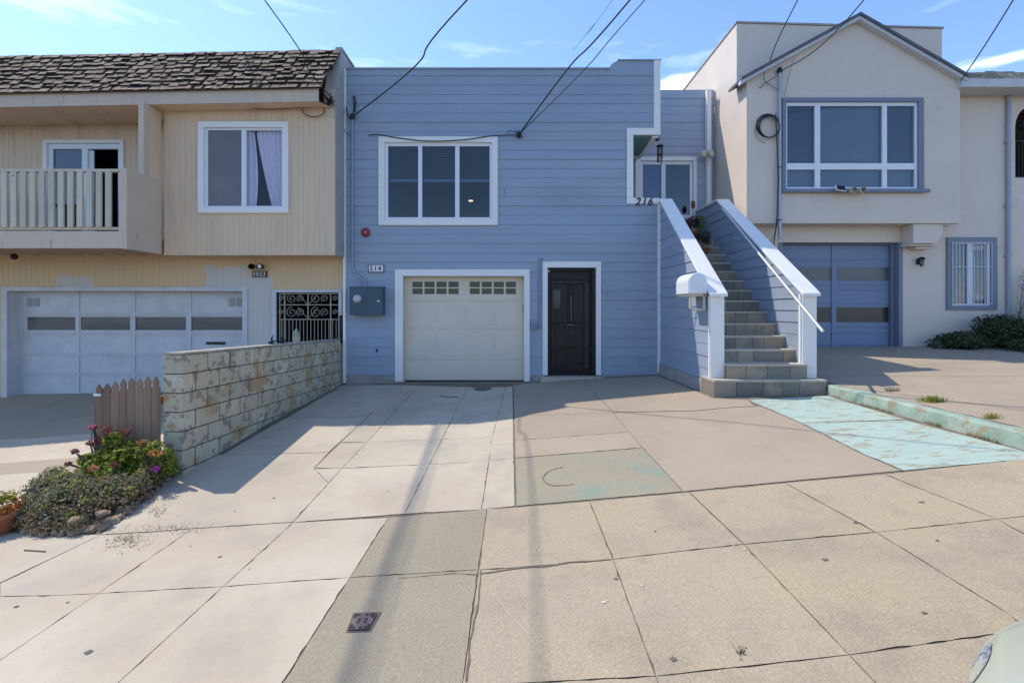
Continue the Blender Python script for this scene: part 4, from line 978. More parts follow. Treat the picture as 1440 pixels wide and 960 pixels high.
def spiral(mb, cx0, cz, r, turns, a0, sg, y, rad=.008, m=0):
    pts = [(cx0+sg*r*(1-.82*k/36)*math.cos(a0+turns*2*math.pi*k/36), y, cz+r*(1-.82*k/36)*math.sin(a0+turns*2*math.pi*k/36)) for k in range(37)]
    mb.tube(pts, rad, 5, m)
q = MB()
for zc, r_ in ((H(419.5, YL), .105), (H(439, YL), .115)):
    for cxs, sg in ((X(409, YL), 1), (X(421.5, YL), -1), (X(443, YL), 1), (X(455.5, YL), -1)):
        spiral(q, cxs, zc, r_*(.95 if sg > 0 else .75), 1.6, R(90 if sg > 0 else -60), sg, gy0+.012)
    for cxs in (X(393.5, YL), X(470, YL)): spiral(q, cxs, zc, .055, 1.4, 0, 1, gy0+.012)
    for sg in (-1, 1): q.tube([(X(432, YL)+sg*.01, gy0+.012, zc-.12), (X(432, YL)+sg*.10, gy0+.012, zc-.02), (X(432, YL)+sg*.2, gy0+.012, zc+.1)], .007, 5)
obj('scrollwork', q, M['gate_paint'], gt)
# twin flood lamp + plaque 220
q = MB(); c_ = P(365, 375.5, YL); q.box(c_.x-.05, c_.x+.05, YL-.03, YL, c_.z-.035, c_.z+.035)
for sg in (-1, 1): q.lathe(c_+Vector((sg*.085, -.12, 0)), [(.02, .07), (.05, .04), (.055, -.04), (.045, -.05)], 14, axis='y')
fo = obj('flood_lamp', q, M['black_metal'], bevel=.003); tag(fo, 'black twin flood lamp on the yellow wall above plaque 220', 'lamp')
q = MB(); q.lathe(c_+Vector((.085, -.165, 0)), [(.04, 0), (.001, -.012)], 14, axis='y'); obj('lens', q, M['white_clean'], fo)
q = MB(); q.box(X(356, YL), X(376, YL), YL-.028, YL-.002, H(390, YL), H(381, YL), 1); q.box(X(357, YL), X(374.5, YL), YL-.031, YL-.027, H(389, YL), H(382, YL), 0)
np2 = obj('number_plaque', q, [mat('aged_plaque', (.40, .38, .35), rough=.5), M['black_metal']]); tag(np2, 'grey plaque reading 220 under the flood lamp', 'number plaque')
text('numeral', '220', .105, (X(365.5, YL), YL-.034, H(385.6, YL)), .003, M['black_metal'], np2, spacing=1.15)
q = MB(); q.lathe(P(20, 361, 8.9), [(.02, .06), (.05, .03), (.055, -.02), (.03, -.05), (.001, -.055)], 12); tag(obj('soffit_lamp', q, M['black_metal']), 'small dark lamp under the balcony floor', 'lamp')
q = MB(); q.box(X(479.5, YL), X(483, YL), YL-.09, YL-.035, H(482, YL), H(443, YL)); tag(obj('intercom_box', q, M['black_metal'], bevel=.004), 'narrow black box at the corner between yellow and blue houses', 'box')
# bay window
wn = window(yh, YB, opw, (X(280, YB), X(406.5, YB), H(300, YB), H(172, YB)), [(X(292, YB), X(339.5, YB)), (X(346, YB), X(396, YB))], [(H(289.5, YB), H(183, YB))], glass=M['glass_clear'], roomd=1.6)
q = MB(); q.box(X(291.5, YB), X(340, YB), YB+.022, YB+.026, H(290, YB), H(182.5, YB)); obj('insect_screen', q, M['screen'], wn)
q = MB(); xa, xb, za, zb2 = X(345, YB), X(397, YB), H(290, YB), H(182, YB)
def drape(mb, fx, n=44):
    rows_ = 24
    for i in range(n):
        for j in range(rows_):
            ps = []
            for (ii, jj) in ((i, j), (i+1, j), (i+1, j+1), (i, j+1)):
                u, v = ii/n, jj/rows_; l0, l1 = fx(v)
                ps.append((l0+(l1-l0)*u, YB+.085+.018*math.sin(u*38), zb2-(zb2-za)*v))
            mb.face(ps[::-1], 0, .5, True)
W_ = xb-xa
drape(q, lambda v: (xa+W_*(.28+.0*v) if v < .02 else xa+W_*(.24+.42*v**1.2), xb), 40)
drape(q, lambda v: (xa, xa+W_*(.17+.10*math.sin(v*2.6))), 10)
obj('curtain', q, M['curtain'], wn)
# recess behind balcony
q = MB(); ops_ = (X(68, YL), X(171, YL), 1.30, H(202, YL))
wall(q, (0, YL, 0), (1, 0, 0), (0, 0, 1), (0, -1, 0), -14, bx0, 1.3, 3.7, [ops_], 'u', groove(-14, bx0, .115), jit=False)
obj('recess_wall', q, M['yellow'], yh)
wn = window(yh, YL, ops_, (X(62.5, YL), X(175.5, YL), 1.29, H(197.5, YL)), [(X(74, YL), X(115, YL)), (X(123, YL), X(166, YL))], [(1.38, H(209.5, YL))], glass=M['glass_blue'], roomd=1.6, name='sliding_door', room_m=M['dark'])
for o_ in [o for o in wn.children if o.name.startswith('pane')][1:]: bpy.data.objects.remove(o_)
q = MB(); q.box(X(119, YL), X(129, YL), YL+.04, YL+.07, 1.38, H(211, YL)); obj('sliding_leaf', q, M['white_clean'], wn)
# balcony
YC = 7.94; bxr = X(178, YC)
q = MB(); q.box(-14, bxr-.062, YC, YC+.04, H(349, YC), H(325, YC)); q.box(-14, bxr-.062, YC+.041, YL-.005, 1.22, 1.29)
for k in range(16): q.box(bxr-.35-.42*k, bxr-.31-.42*k, YC+.041, YL-.01, 1.03, 1.215)
obj('balcony_floor', q, M['yellow_pale'], yh)
q = MB(); q.prism([(YC, 1.0), (YC, H(237, YC)), (YB-.014, H(237, YC)), (YB-.014, 1.0)], 'x', bxr-.06, bxr); q.box(bxr-.13, bxr-.061, YC, YC+.06, 1.30, H(237, YC)-.005)
obj('balcony_side', q, M['yellow_pale'], yh, bevel=.004)
q = MB(); q.prism([(8.30, 2.355), (8.30, 3.64), (8.44, 3.64), (8.44, 2.355)], 'x', bxr-.09, bxr+.006); obj('balcony_post', q, M['yellow_pale'], yh, bevel=.006)
q = MB(); q.box(bxr-.06, bxr-.01, 8.441, YB-.014, 2.355, 3.66); obj('wing_wall', q, M['yellow'], yh)
q = MB(); q.box(-14, bxr-.132, YC-.005, YC+.085, H(241.5, YC), H(237.5, YC)); q.box(-14, bxr-.132, YC+.015, YC+.055, H(323, YC), H(319, YC)); rl = obj('balcony_rail', q, M['yellow_pale'], yh, bevel=.003)
M['baluster'] = mat('cream_baluster_paint', (.60, .53, .39), (.55, .48, .37), 3, rough=.7, tint=.08, stain=(.10, .06, .045), stain_scale=5, stain_lo=.66, stain_hi=.72, stain_amt=.8)
k = 0; xx = bxr-.30
while xx > -12.4:
    q = MB(); j = random.uniform(-.008, .008); q.box(xx-.048, xx+.048, YC-.003-.018, YC+.012, H(320, YC)+.005, H(241.8, YC), 0, random.random()); obj('baluster', q, M['baluster'], yh, bevel=.003)
    xx -= .16; k += 1
# fascia, soffit
def tz(x_): return TILT*(x_-XR)
q = MB(); xe = X(448, 8.45)
vs = []
for x_ in (-14, xe):
    for (y_, z_) in ((8.43, 3.71), (8.47, 3.71), (8.47, 3.95), (8.43, 3.95)): vs.append((x_, y_, z_+tz(x_)))
q.faces(vs, [(3,2,1,0), (4,5,6,7), (0,1,5,4), (1,2,6,5), (2,3,7,6), (3,0,4,7)]); obj('fascia', q, M['yellow_pale'], yh, bevel=.004)
q = MB(); q.face([(-14, 8.471, 3.72+tz(-14)), (xe, 8.471, 3.72), (xe, YL, 3.72), (-14, YL, 3.72+tz(-14))]); q.face([(xe, 8.471, 3.72), (XR-.02, YB, 3.72), (XR-.02, YL, 3.72), (xe, YL, 3.72)]); obj('soffit', q, M['yellow'], yh)
# mansard
q = MB(); p0, p1 = Vector((0, 8.38, 3.93)), Vector((0, 9.04, 4.97)); sl_ = p1-p0; SL = sl_.length; sd = sl_.normalized(); sn = Vector((0, -sd.z, sd.y))
def mp3(x_, s_, d_=0): v = p0+sd*s_+sn*d_; return Vector((x_, v.y, v.z+tz(x_)))
def xend(s_): return xe+.06+(XR-.06-xe)*(s_/SL)
q.face([mp3(-14, 0), mp3(xend(0), 0), mp3(xend(SL), SL), mp3(-14, SL)], 1)
q.face([mp3(-14, SL), mp3(xend(SL), SL), mp3(xend(SL), SL)+Vector((0, 5, -.2)), mp3(-14, SL)+Vector((0, 5, -.2))], 1)
nrow = 9; e = SL/nrow
for r_ in range(nrow):
    x_ = -14+random.uniform(0, .3); s0 = r_*e
    while x_ < xend(s0)-.03:
        wd = random.choice((.10, .12, .14, .17)); x2 = min(x_+wd, xend(s0)+.02); th = random.choice((.022, .028, .035)); dr_ = random.choice((0, 0, -.015, .03, -.035))
        lo = s0-.0-dr_ if r_ else 0; hi = s0+e*random.choice((.74, .84, .92, 1.05))
        if hi > SL: hi = SL+.01
        tt = random.uniform(0, 1)
        A_ = [mp3(x_, lo, th), mp3(x2, lo, th), mp3(x2, hi, .006), mp3(x_, hi, .006)]
        q.face(A_, 0, tt); B_ = [mp3(x_, lo, 0), mp3(x2, lo, 0)]
        q.face([B_[0], B_[1], A_[1], A_[0]], 1, tt); q.face([B_[1], mp3(x2, hi, 0), A_[2], A_[1]], 0, tt*.5); q.face([B_[0], A_[0], A_[3], mp3(x_, hi, 0)], 0, tt*.5)  # butt faces take the shadow colour, side faces a darker tint
        x_ = x2+(random.choice((.01, .03, .05, .07)) if random.random() < .6 else .006)
obj('mansard_roof', q, [M['shingle'], M['shingle_shadow']], yh)
q = MB(); q.box(-14, XR-.01, 12, 14, -2, 4.7); q.face([(-14, 9.9, 4.6), (XR, 9.9, 4.6), (XR, 12, 4.6), (-14, 12, 4.6)]); q.face([(-14, 9.9, 4.6), (XR, 9.9, 4.6), (XR, 8.9, 4.6), (-14, 8.9, 4.6)]); obj('rear_body', q, M['yellow'], yh)

# ================================================================== CREAM HOUSE (right)
Y1, Y2, Y3 = 9.50, 9.85, 9.95
ch = thing('cream_house', (8, 13, -.8), 'cream stucco house with gable front, slate blue garage door and picture window on the right', 'house')
xa, xb = X(1050, Y1), X(1350, Y1); zbm = H(314, Y1)
EL, PK, ER = (X(1038, Y1), H(117, Y1)), (X(1203, Y1), H(27, Y1)), (X(1353, Y1), H(113, Y1))
opb = (X(1104, Y1), X(1290, Y1), H(266, Y1), H(144, Y1))
q = MB(); wall(q, (0, Y1, 0), (1, 0, 0), (0, 0, 1), (0, -1, 0), xa, xb, zbm, 6.2, [opb], 'v', [(zbm, 0), (3, 0), (4.4, 0), (6.2, 0)], jit=False)
for (p_, q_) in ((EL, PK), (PK, ER)):
    dz_, dx_ = q_[1]-p_[1], q_[0]-p_[0]; q.clip((p_[0], 0, p_[1]-.05), (-dz_, 0, dx_))
q.box(xa, xb, Y1+.001, Y2+.02, zbm, zbm+.02)
q.prism([(Y1+.001, zbm), (Y1+.001, 4.62), (13, 4.62), (13, -1.5), (Y2, -1.5), (Y2, zbm)], 'x', xa+.0, xa+.02)
q.box(xb-.02, xb, Y1+.001, Y2, zbm, 4.5)
obj('bay_wall', q, M['stucco'], ch)
# parapet block behind the gable
q = MB(); pz0 = 4.2; PXa, PXb = X(1036, Y3), X(1325, Y3)
vs = [(PXa, Y3, pz0), (PXb, Y3, pz0), (PXb, 14, pz0), (PXa, 14, pz0), (PXa, Y3, H(33, Y3)), (PXb, Y3, H(41, Y3)), (PXb, 14, H(41, Y3)), (PXa, 14, H(33, Y3))]
q.faces(vs, [(0,3,2,1),(4,5,6,7),(0,1,5,4),(1,2,6,5),(2,3,7,6),(3,0,4,7)]); obj('parapet', q, M['stucco'], ch, bevel=.01)
q = MB(); off = .02
vs = [(PXa-.02, Y3-.02, H(33, Y3)+.002), (PXb+.02, Y3-.02, H(41, Y3)+.002), (PXb+.02, 14, H(41, Y3)+.002), (PXa-.02, 14, H(33, Y3)+.002)]
q.faces(vs+[(x_, y_, z_+.035) for x_, y_, z_ in vs], [(0,3,2,1),(4,5,6,7),(0,1,5,4),(1,2,6,5),(2,3,7,6),(3,0,4,7)]); obj('parapet_cap', q, mat('stained_cap', (.42, .37, .32), (.36, .31, .27), 4, rough=.8), ch)
# gable roof edge: dark roofing over light rake board
def rake(p_, q_, lo, hi, y0, y1):
    m_ = MB(); m_.prism([(p_[0], p_[1]+lo), (q_[0], q_[1]+lo), (q_[0], q_[1]+hi), (p_[0], p_[1]+hi)], 'y', y0, y1); return m_
for (p_, q_) in ((EL, PK), (PK, ER)):
    obj('rake_board', rake(p_, q_, -.075, -.002, Y1-.12, Y1+.0), M['white_old'], ch, bevel=.004)
    obj('roof', rake(p_, q_, .0, .055, Y1-.15, Y3-.02), M['roof_edge'], ch)
# lower wall with garage and small window
q = MB(); XA, XB = X(1100, Y2), X(1263, Y2); zgt = H(341, Y2)
ow = (X(1336.5, Y2), X(1392.5, Y2), H(430, Y2), H(340.5, Y2))
oa = (X(1427.5, Y2), X(1470, Y2), H(250, Y2), H(150, Y2))
wall(q, (0, Y2, 0), (1, 0, 0), (0, 0, 1), (0, -1, 0), xa+.02, 14, -1.6, 4.62, [(XA, XB, -2, zgt), ow, oa, (xa+.1, xb-.05, zbm+.08, 4.7)], 'v', None, jit=False)
# arch shoulders
cxa = (oa[0]+oa[1])/2; ra = (oa[1]-oa[0])/2
def arch_fill(s_):
    pts = [(cxa+s_*ra, oa[3])] + [(cxa+s_*ra*math.cos(R(a_)), oa[3]-.45+.45*math.sin(R(a_))) for a_ in range(0, 91, 10)]
    return pts
for s_ in (-1, 1): q.prism(arch_fill(s_), 'y', Y2, Y2+.12)
obj('lower_wall', q, M['stucco'], ch)
q = MB(); room(q, oa[0], oa[1], oa[2], oa[3], Y2+.13, Y2+1.5); obj('arch_interior', q, mat('arch_interior', (.10, .075, .05), rough=.9), ch)
q = MB(); xx = oa[0]+.05
while xx < oa[1]: q.box(xx-.007, xx+.007, Y2+.04, Y2+.055, oa[2], oa[2]+.78); xx += .07
q.box(oa[0], oa[1], Y2+.035, Y2+.06, oa[2]+.78, oa[2]+.80); q.box(oa[0], oa[1], Y2+.035, Y2+.06, oa[2]+.02, oa[2]+.04)
for cxs, cz, r_ in ((oa[0]+.13, oa[2]+.93, .10), (oa[0]+.15, oa[2]+1.18, .12), (oa[0]+.38, oa[2]+1.0, .12)): spiral(q, cxs, cz, r_, 1.5, 1, 1, Y2+.045, .009)
obj('arch_grille', q, M['black_metal'], ch)
# garage door
YT = 10.03; t = MB()
t.box(XB, XB+.085, Y2-.02, Y2+.005, -1.2, zgt+.0); t.box(XB-.012, XB-.001, Y2+.0, YT+.02, -1.2, zgt); t.box(XA-.08, XA, Y2-.02, Y2+.005, -1.2, zgt)
t.box(XB-.06, XB-.013, YT-.08, YT-.005, -1.2, zgt-.03); t.box(XA, XB-.013, YT-.08, YT-.005, zgt-.03, zgt); obj('garage_trim', t, M['slate'], ch, bevel=.004)
cw = [(X(1095, YT), X(1168, YT)), (X(1176, YT), X(1249.5, YT))]
gw = [(a_, b_, H(395, YT), H(376, YT)) for a_, b_ in cw] + [(a_, b_, H(453, YT), H(432, YT)) for a_, b_ in cw]
gw = [(max(g_[0], XA+.06), *g_[1:]) for g_ in gw]
g1 = MB(); wall(g1, (0, YT, 0), (1, 0, 0), (0, 0, 1), (0, -1, 0), XA, XB, -1.1, zgt, gw, 'v', None, jit=False)
for xc in (X(1172, YT), X(1254, YT)): g1.box(xc-.045, xc+.045, YT-.02, YT-.001, -1.0, zgt-.035)
for y_ in (364, 372, 399, 406, 425, 458, 466, 483):
    for a_, b_ in cw: g1.box(max(a_-.01, XA), b_+.01, YT-.014, YT-.001, H(y_, YT)-.022, H(y_, YT)+.022)
gdo = obj('garage_door', g1, M['slate_door'], ch)
for op_ in gw: q = MB(); q.box(op_[0], op_[1], YT+.01, YT+.014, op_[2], op_[3]); obj('pane', q, mat('dark_garage_glass', (.035, .033, .034), (.05, .045, .045), 2, rough=.2, spec=.5) if op_[3] < .1 else mat('grey_garage_glass', (.11, .115, .12), (.14, .14, .14), 2, rough=.25), gdo)
# windows
wn = window(ch, Y1, opb, (X(1099, Y1), X(1297, Y1), H(270, Y1), H(138.5, Y1)), [(X(1107, Y1), X(1146, Y1)), (X(1153.5, Y1), X(1241, Y1)), (X(1247.5, Y1), X(1286.5, Y1))], [(H(263, Y1), H(238.5, Y1)), (H(229.5, Y1), H(149, Y1))], glass=M['glass'], trim_mat=M['slate'], roomd=2)
q = MB(); q.box(X(1097, Y1), X(1303, Y1), Y1-.09, Y1-.041, H(271.5, Y1), H(267, Y1)); obj('sill', q, M['slate'], wn, bevel=.004)
for a_, b_ in ((1106, 1147), (1153, 1242), (1247, 1287)):
    blinds(wn, X(a_, Y1), X(b_, Y1), H(262, Y1), H(238, Y1), Y1+.09, .026, rail=False)
    blinds(wn, X(a_, Y1), X(b_, Y1), H(229, Y1), H(148, Y1), Y1+.09, .026, m='blind' if a_ == 1153 else 'blind_dark', rail=False)
wn = window(ch, Y2, ow, (X(1330, Y2), X(1400, Y2), H(435.5, Y2), H(334, Y2)), [(X(1338.5, Y2), X(1361, Y2)), (X(1368, Y2), X(1388, Y2))], [(H(427, Y2), H(343, Y2))], glass=M['glass'], trim_mat=M['slate'], roomd=1.2)
q = MB()
for k in range(40):
    u0, u1 = k/40, (k+1)/40; xw0, xw1 = X(1337, Y2), X(1391, Y2)
    q.face([(xw0+(xw1-xw0)*u0, Y2+.12+.02*math.sin(u0*60), ow[2]), (xw0+(xw1-xw0)*u1, Y2+.12+.02*math.sin(u1*60), ow[2]), (xw0+(xw1-xw0)*u1, Y2+.12+.02*math.sin(u1*60), ow[3]), (xw0+(xw1-xw0)*u0, Y2+.12+.02*math.sin(u0*60), ow[3])], 0, .5, True)
obj('curtain', q, mat('grey_curtain', (.28, .32, .40), (.14, .16, .21), 4, rough=.9, stretch=(5, 1, .3)), wn)
q = MB(); gxa, gxb, gza, gzb = X(1336.5, Y2), X(1391.5, Y2), H(428, Y2), H(341.5, Y2)
for k in range(12): x_ = gxa+(gxb-gxa)*k/11; q.tube([(x_, Y2-.05, gza), (x_, Y2-.05, gzb)], .006, 5)
for z_ in (gza, H(376, Y2), gzb): q.tube([(gxa, Y2-.05, z_), (gxb, Y2-.05, z_)], .007, 5)
for cxs in (X(1368, Y2), X(1376, Y2)): spiral(q, cxs, H(350, Y2), .06, 1.3, 0, 1, Y2-.05, .006); spiral(q, cxs, H(418, Y2), .06, 1.3, 2, 1, Y2-.05, .006)
obj('window_bars', q, M['white_clean'], wn)
# corbel bracket under the bay
q = MB(); bx0_, bx1_ = X(1287, Y1), X(1329, Y1)
q.prism([(bx0_, zbm-.004), (bx1_, zbm-.004), (bx1_, zbm-.10), (bx1_-.02, zbm-.22), (bx1_-.07, zbm-.33), (bx1_-.16, zbm-.40), (bx0_+.0, zbm-.40), (bx0_, zbm-.3)], 'y', Y1+.04, Y2-.002)
q.box(bx0_-.02, bx1_-.08, Y1+.10, Y2-.002, zbm-.445, zbm-.404); q.box(bx0_+.15, bx1_-.14, Y1+.16, Y2-.002, zbm-.50, zbm-.449); q.box(bx1_+.01, bx1_+.2, Y1+.06, Y2-.002, zbm-.03, zbm-.004)
obj('corbel', q, M['stucco'], ch, bevel=.01)
# gutter and eave to the right
q = MB(); q.prism([(Y1-.08, H(125, Y1)), (Y1-.10, H(114, Y1)), (Y1+.02, H(114, Y1)), (Y1+.02, H(125, Y1))], 'x', X(1347, Y1), 14); q.box(X(1347, Y1), 14, Y1+.021, Y2, H(124.5, Y1), H(122, Y1)); obj('gutter', q, M['white_old'], ch, bevel=.006)
q = MB(); x_ = X(1350, Y1)
while x_ < 14:
    for r_ in range(4):
        q.box(x_+(.1 if r_ % 2 else 0), x_+.20+(.1 if r_ % 2 else 0), Y1-.06+.16*r_, Y1+.12+.16*r_, H(113.5, Y1)+.115*r_, H(113.5, Y1)+.115*r_+random.uniform(.03, .06), 0, random.random())
    x_ += .21
obj('eave_shingles', q, M['shingle_olive'], ch)
q = MB(); q.prism([(X(1425, 10.6), 4.6), (X(1475, 10.6), 5.4), (14.5, 5.4), (14.5, 4.6)], 'y', 10.6, 13); obj('rear_roof', q, M['roof_edge'], ch)
q = MB(); q.box(xa+.03, 14, 12, 14, -1.5, 4.55); q.face([(xa+.03, 9.86, 4.5), (14, 9.86, 4.5), (14, 12, 4.5), (xa+.03, 12, 4.5)]); obj('rear_body', q, M['stucco'], ch)
q = MB(); q.tube([(X(1415, Y2), Y2-.05, H(124, Y1)), (X(1415, Y2), Y2-.05, H(445, Y2))], .038, 10)
for y_ in (200, 290, 360): q.box(X(1411, Y2), X(1419, Y2), Y2-.06, Y2-.002, H(y_, Y2)-.02, H(y_, Y2)+.02)
tag(obj('downpipe', q, mat('grey_blue_downpipe', (.30, .34, .43), (.36, .38, .42), 4, rough=.45)), 'blue-grey downpipe on the cream wall at the far right', 'downpipe')
# fixtures
q = MB(); c_ = P(1096.5, 100, Y1-.06); q.tube([P(1096.5, 102, Y1-.06), P(1096.5, 335, Y1-.06)], .030, 10); q.lathe(c_, [(.045, -.04), (.055, 0), (.045, .05), (.02, .07), (.001, .07)], 14, m=1)
for y_ in (235, 309): q.tube([P(1093, y_, Y1-.01), P(1093.5, y_, Y1-.1), P(1099.5, y_, Y1-.1), P(1100, y_, Y1-.01)], .008, 5, m=1)
tag(obj('service_mast', q, [M['grey_metal'], M['black_metal']]), 'grey conduit mast with black head beside the picture window', 'conduit')
q = MB(); q.tube([P(1091, 160, Y1-.08), P(1093.5, 225, Y1-.10), P(1094.5, 250, Y1-.08), P(1093, 300, Y1-.08), P(1091, 322, Y1-.08), P(1088, 345, Y1-.05)], .010, 6); q.tube([P(1094, 310, Y1-.1), P(1089, 330, Y1-.06), P(1082, 345, Y1-.03)], .005, 5)
tag(obj('drop_cable', q, M['wire']), 'black cable running down the grey conduit mast', 'cable')
q = MB()
for j in range(4):
    pts = [P(1080+.8*j, 177+.5*j, Y1-.04-.015*j)+Vector(((.235-.012*j)*math.cos(a_), 0, (.235-.008*j)*math.sin(a_))) for a_ in [R(12*k) for k in range(31)]]; q.tube(pts, .010, 6, cap=False)
q.tube([P(1064, 172, Y1-.03), P(1062, 185, Y1-.03), P(1066, 196, Y1-.03), P(1077, 202, Y1-.03)], .004, 5)
tag(obj('cable_coil', q, M['wire']), 'coil of black cable hung on the cream wall beside the mast', 'cable coil')
sf = thing('solar_floodlight', P(1182, 271, Y1-.15), 'black solar panel floodlight on the picture window sill', 'floodlight')
q = MB(); Mx_ = Matrix.Translation(P(1182, 265, Y1-.16)) @ Matrix.Rotation(R(-35), 4, 'X') @ Matrix.Rotation(R(14), 4, 'Y'); q.box(-.095, .095, -.012, .012, -.07, .07, 0, .5, Mx_); obj('housing', q, M['white_clean'], sf, bevel=.004)
q = MB(); q.box(-.075, .085, -.017, -.0125, -.06, .06, 0, .5, Mx_); obj('panel', q, M['black_metal'], sf)
q = MB(); c_ = P(1204, 268, Y1-.14); q.box(c_.x-.04, c_.x+.04, Y1-.12, Y1-.002, c_.z-.02, c_.z+.04)
for sg in (-1, 1): q.lathe(c_+Vector((sg*.09, -.02, 0)), [(.02, .09), (.05, .04), (.065, -.05), (.05, -.065)], 14, axis='y')
q.tube([c_-Vector((.09, 0, 0)), c_+Vector((.09, 0, 0))], .022, 8)
tag(obj('twin_floodlight', q, M['beige_plastic'], bevel=.003), 'beige twin floodlight under the picture window', 'floodlight')
ws = thing('wall_sconce', P(1296, 376, Y2-.05), 'small dark lantern on the cream wall beside the blue garage', 'lamp')
q = MB(); c_ = P(1296, 368, Y2-.10); q.lathe(c_, [(.02, .10), (.07, .07), (.055, .05)], 12); q.box(c_.x-.03, c_.x+.03, Y2-.03, Y2-.002, c_.z-.05, c_.z+.06); q.lathe(c_, [(.03, -.10), (.001, -.11)], 12); q.tube([c_+Vector((0, .08, 0)), c_+Vector((0, 0, -.09))], .01, 6); obj('bracket', q, M['black_metal'], ws)
q = MB(); q.lathe(c_, [(.05, .05), (.03, -.09)], 12); obj('lantern_glass', q, M['glass_dim'], ws)

# ================================================================== BLOCK WALL
wa, wb_ = Vector((-3.36, 9.18)), Vector((-3.49, 4.96)); d2 = wb_-wa; LW = d2.length; ud = d2.normalized(); nd = Vector((ud.y, -ud.x))   # nd points left (-x)
if nd.x > 0: nd = -nd
def wtop(s_): return -.63+.135*(s_/LW)
def wp(s_, d_, z_): p_ = wa+ud*s_+nd*d_; return Vector((p_.x, p_.y, z_))
q = MB(); TW = .20
q.faces([wp(0, .006, wtop(0)-.008), wp(LW-.006, .006, wtop(LW)-.008), wp(LW-.006, TW-.006, wtop(LW)-.008), wp(0, TW-.006, wtop(0)-.008), wp(0, .006, -2.2), wp(LW-.006, .006, -2.2), wp(LW-.006, TW-.006, -2.2), wp(0, TW-.006, -2.2)], [(0,1,2,3), (0,4,5,1), (1,5,6,2), (2,6,7,3), (3,7,4,0)], 1)
BH, BL = .203, .40
for r_ in range(8):
    s_ = LW+ (.0 if r_ % 2 == 0 else BL/2)
    while s_ > 0:
        s1 = min(s_, LW); s0 = max(s_-BL, 0)
        if s1-s0 > .03:
            j = random.uniform(-.003, .003); za = lambda s: wtop(s)-r_*BH-.006; zb3 = lambda s: wtop(s)-(r_+1)*BH+.006
            t_ = random.random()
            vs = [wp(s0+.010, -j-.008, za(s0)), wp(s1-.010*(s1 < LW), -j-.008, za(s1)), wp(s1-.010*(s1 < LW), TW, za(s1)), wp(s0+.010, TW, za(s0)),
                  wp(s0+.010, -j-.008, zb3(s0)), wp(s1-.010*(s1 < LW), -j-.008, zb3(s1)), wp(s1-.010*(s1 < LW), TW, zb3(s1)), wp(s0+.010, TW, zb3(s0))]
            q.faces(vs, [(0,1,2,3), (0,4,5,1), (1,5,6,2), (2,6,7,3), (3,7,4,0), (4,7,6,5)], 0, t_)
        s_ -= BL
bw = obj('block_wall', q, [M['block'], M['mortar']], bevel=.004); tag(bw, 'low concrete block wall with peeling mint paint dividing the two driveways', 'wall')
q = MB(); s0 = 0
while s0 < LW:
    s1 = min(s0+.4, LW+.01); t_ = random.random(); j = .003
    vs = [wp(s0, -.006, wtop(s0)+.001), wp(s1-j, -.006, wtop(s1)+.001), wp(s1-j, TW+.006, wtop(s1)+.001), wp(s0, TW+.006, wtop(s0)+.001)]
    q.faces(vs+[v+Vector((0, 0, .022)) for v in vs], [(0,3,2,1),(4,5,6,7),(0,1,5,4),(1,2,6,5),(2,3,7,6),(3,0,4,7)], 0, t_); s0 += .4
obj('coping', q, mat('lime_coping', (.45, .43, .36), (.32, .29, .22), 6, rough=.9, tint=.1, stain=(.2, .15, .1), stain_scale=8), bw)
# little cactus pot and stones on the wall
s_ = 1.55; zt_ = wtop(s_)+.023
cp = thing('cactus_pot', wp(s_, .1, zt_), 'small pot with a cactus standing on the block wall', 'potted cactus')
q = MB(); q.lathe(wp(s_, .1, zt_), [(.045, 0), (.06, .08), (.065, .09), (.055, .09), (.001, .08)], 14); obj('pot', q, M['beige_plastic'], cp)
q = MB()
for dx_, hh, r_ in ((0, .15, .03), (.03, .10, .02), (-.035, .11, .02), (.01, .08, .022)): q.lathe(wp(s_, .1, zt_+.08)+Vector((dx_, 0, 0)), [(r_*.7, 0), (r_, hh*.4), (r_*.8, hh*.85), (.001, hh)], 8)
obj('cactus', q, mat('cactus_green', (.25, .27, .16), (.42, .38, .28), 25, rough=.8), cp)
for i, (s_, lb) in enumerate(((1.95, 'dark little figure of twisted metal on the wall, nearer the cactus'), (2.25, 'dark little figure of twisted metal on the wall, farther from the cactus'))):
    b0 = wp(s_, .12, wtop(s_)+.02); q = MB(); q.tube([b0, b0+Vector((0, 0, .10)), b0+Vector((.02, 0, .13))], [.02, .012, .006], 6); q.tube([b0+Vector((-.05, 0, .03)), b0+Vector((.05, .02, .05))], .012, 6); q.lathe(b0, [(.04, 0), (.035, .02), (.001, .025)], 8)
    tag(obj('wall_ornament', q, M['black_metal']), lb, 'ornament', 'ornaments on the block wall')

# ================================================================== PICKET FENCE
pf = thing('picket_fence', (-4.0, 5.0, -1.85), 'short weathered brown picket fence at the end of the block wall', 'fence')
np__ = 8
for k in range(np__):
    xk = -3.745-.091*k; yk = 4.95+.006*k; top = -.70-.014*k+random.uniform(-.022, .022); w2 = random.uniform(.038, .043)
    q = MB(); z0_ = -2.0
    poly = [(xk-w2, z0_), (xk+w2, z0_), (xk+w2, top-.12), (xk+w2*.55, top-.10), (xk+w2*.75, top-.05), (xk, top), (xk-w2*.75, top-.05), (xk-w2*.55, top-.10), (xk-w2, top-.12)]
    q.prism(poly, 'y', yk-.02, yk, 0, random.random()); obj('picket', q, M['wood'], pf)
q = MB()
for z_ in (-.98, -1.65): q.box(-3.70, -4.42, 4.995, 5.03, z_-.04, z_+.04)
q.box(-4.40, -4.34, 5.031, 5.09, -2.1, -.86); obj('rail', q, M['wood'], pf)
q = MB(); q.box(-4.42, -4.345, 4.955, 4.966, -.93, -.905); obj('label_tape', q, M['white_clean'], pf)

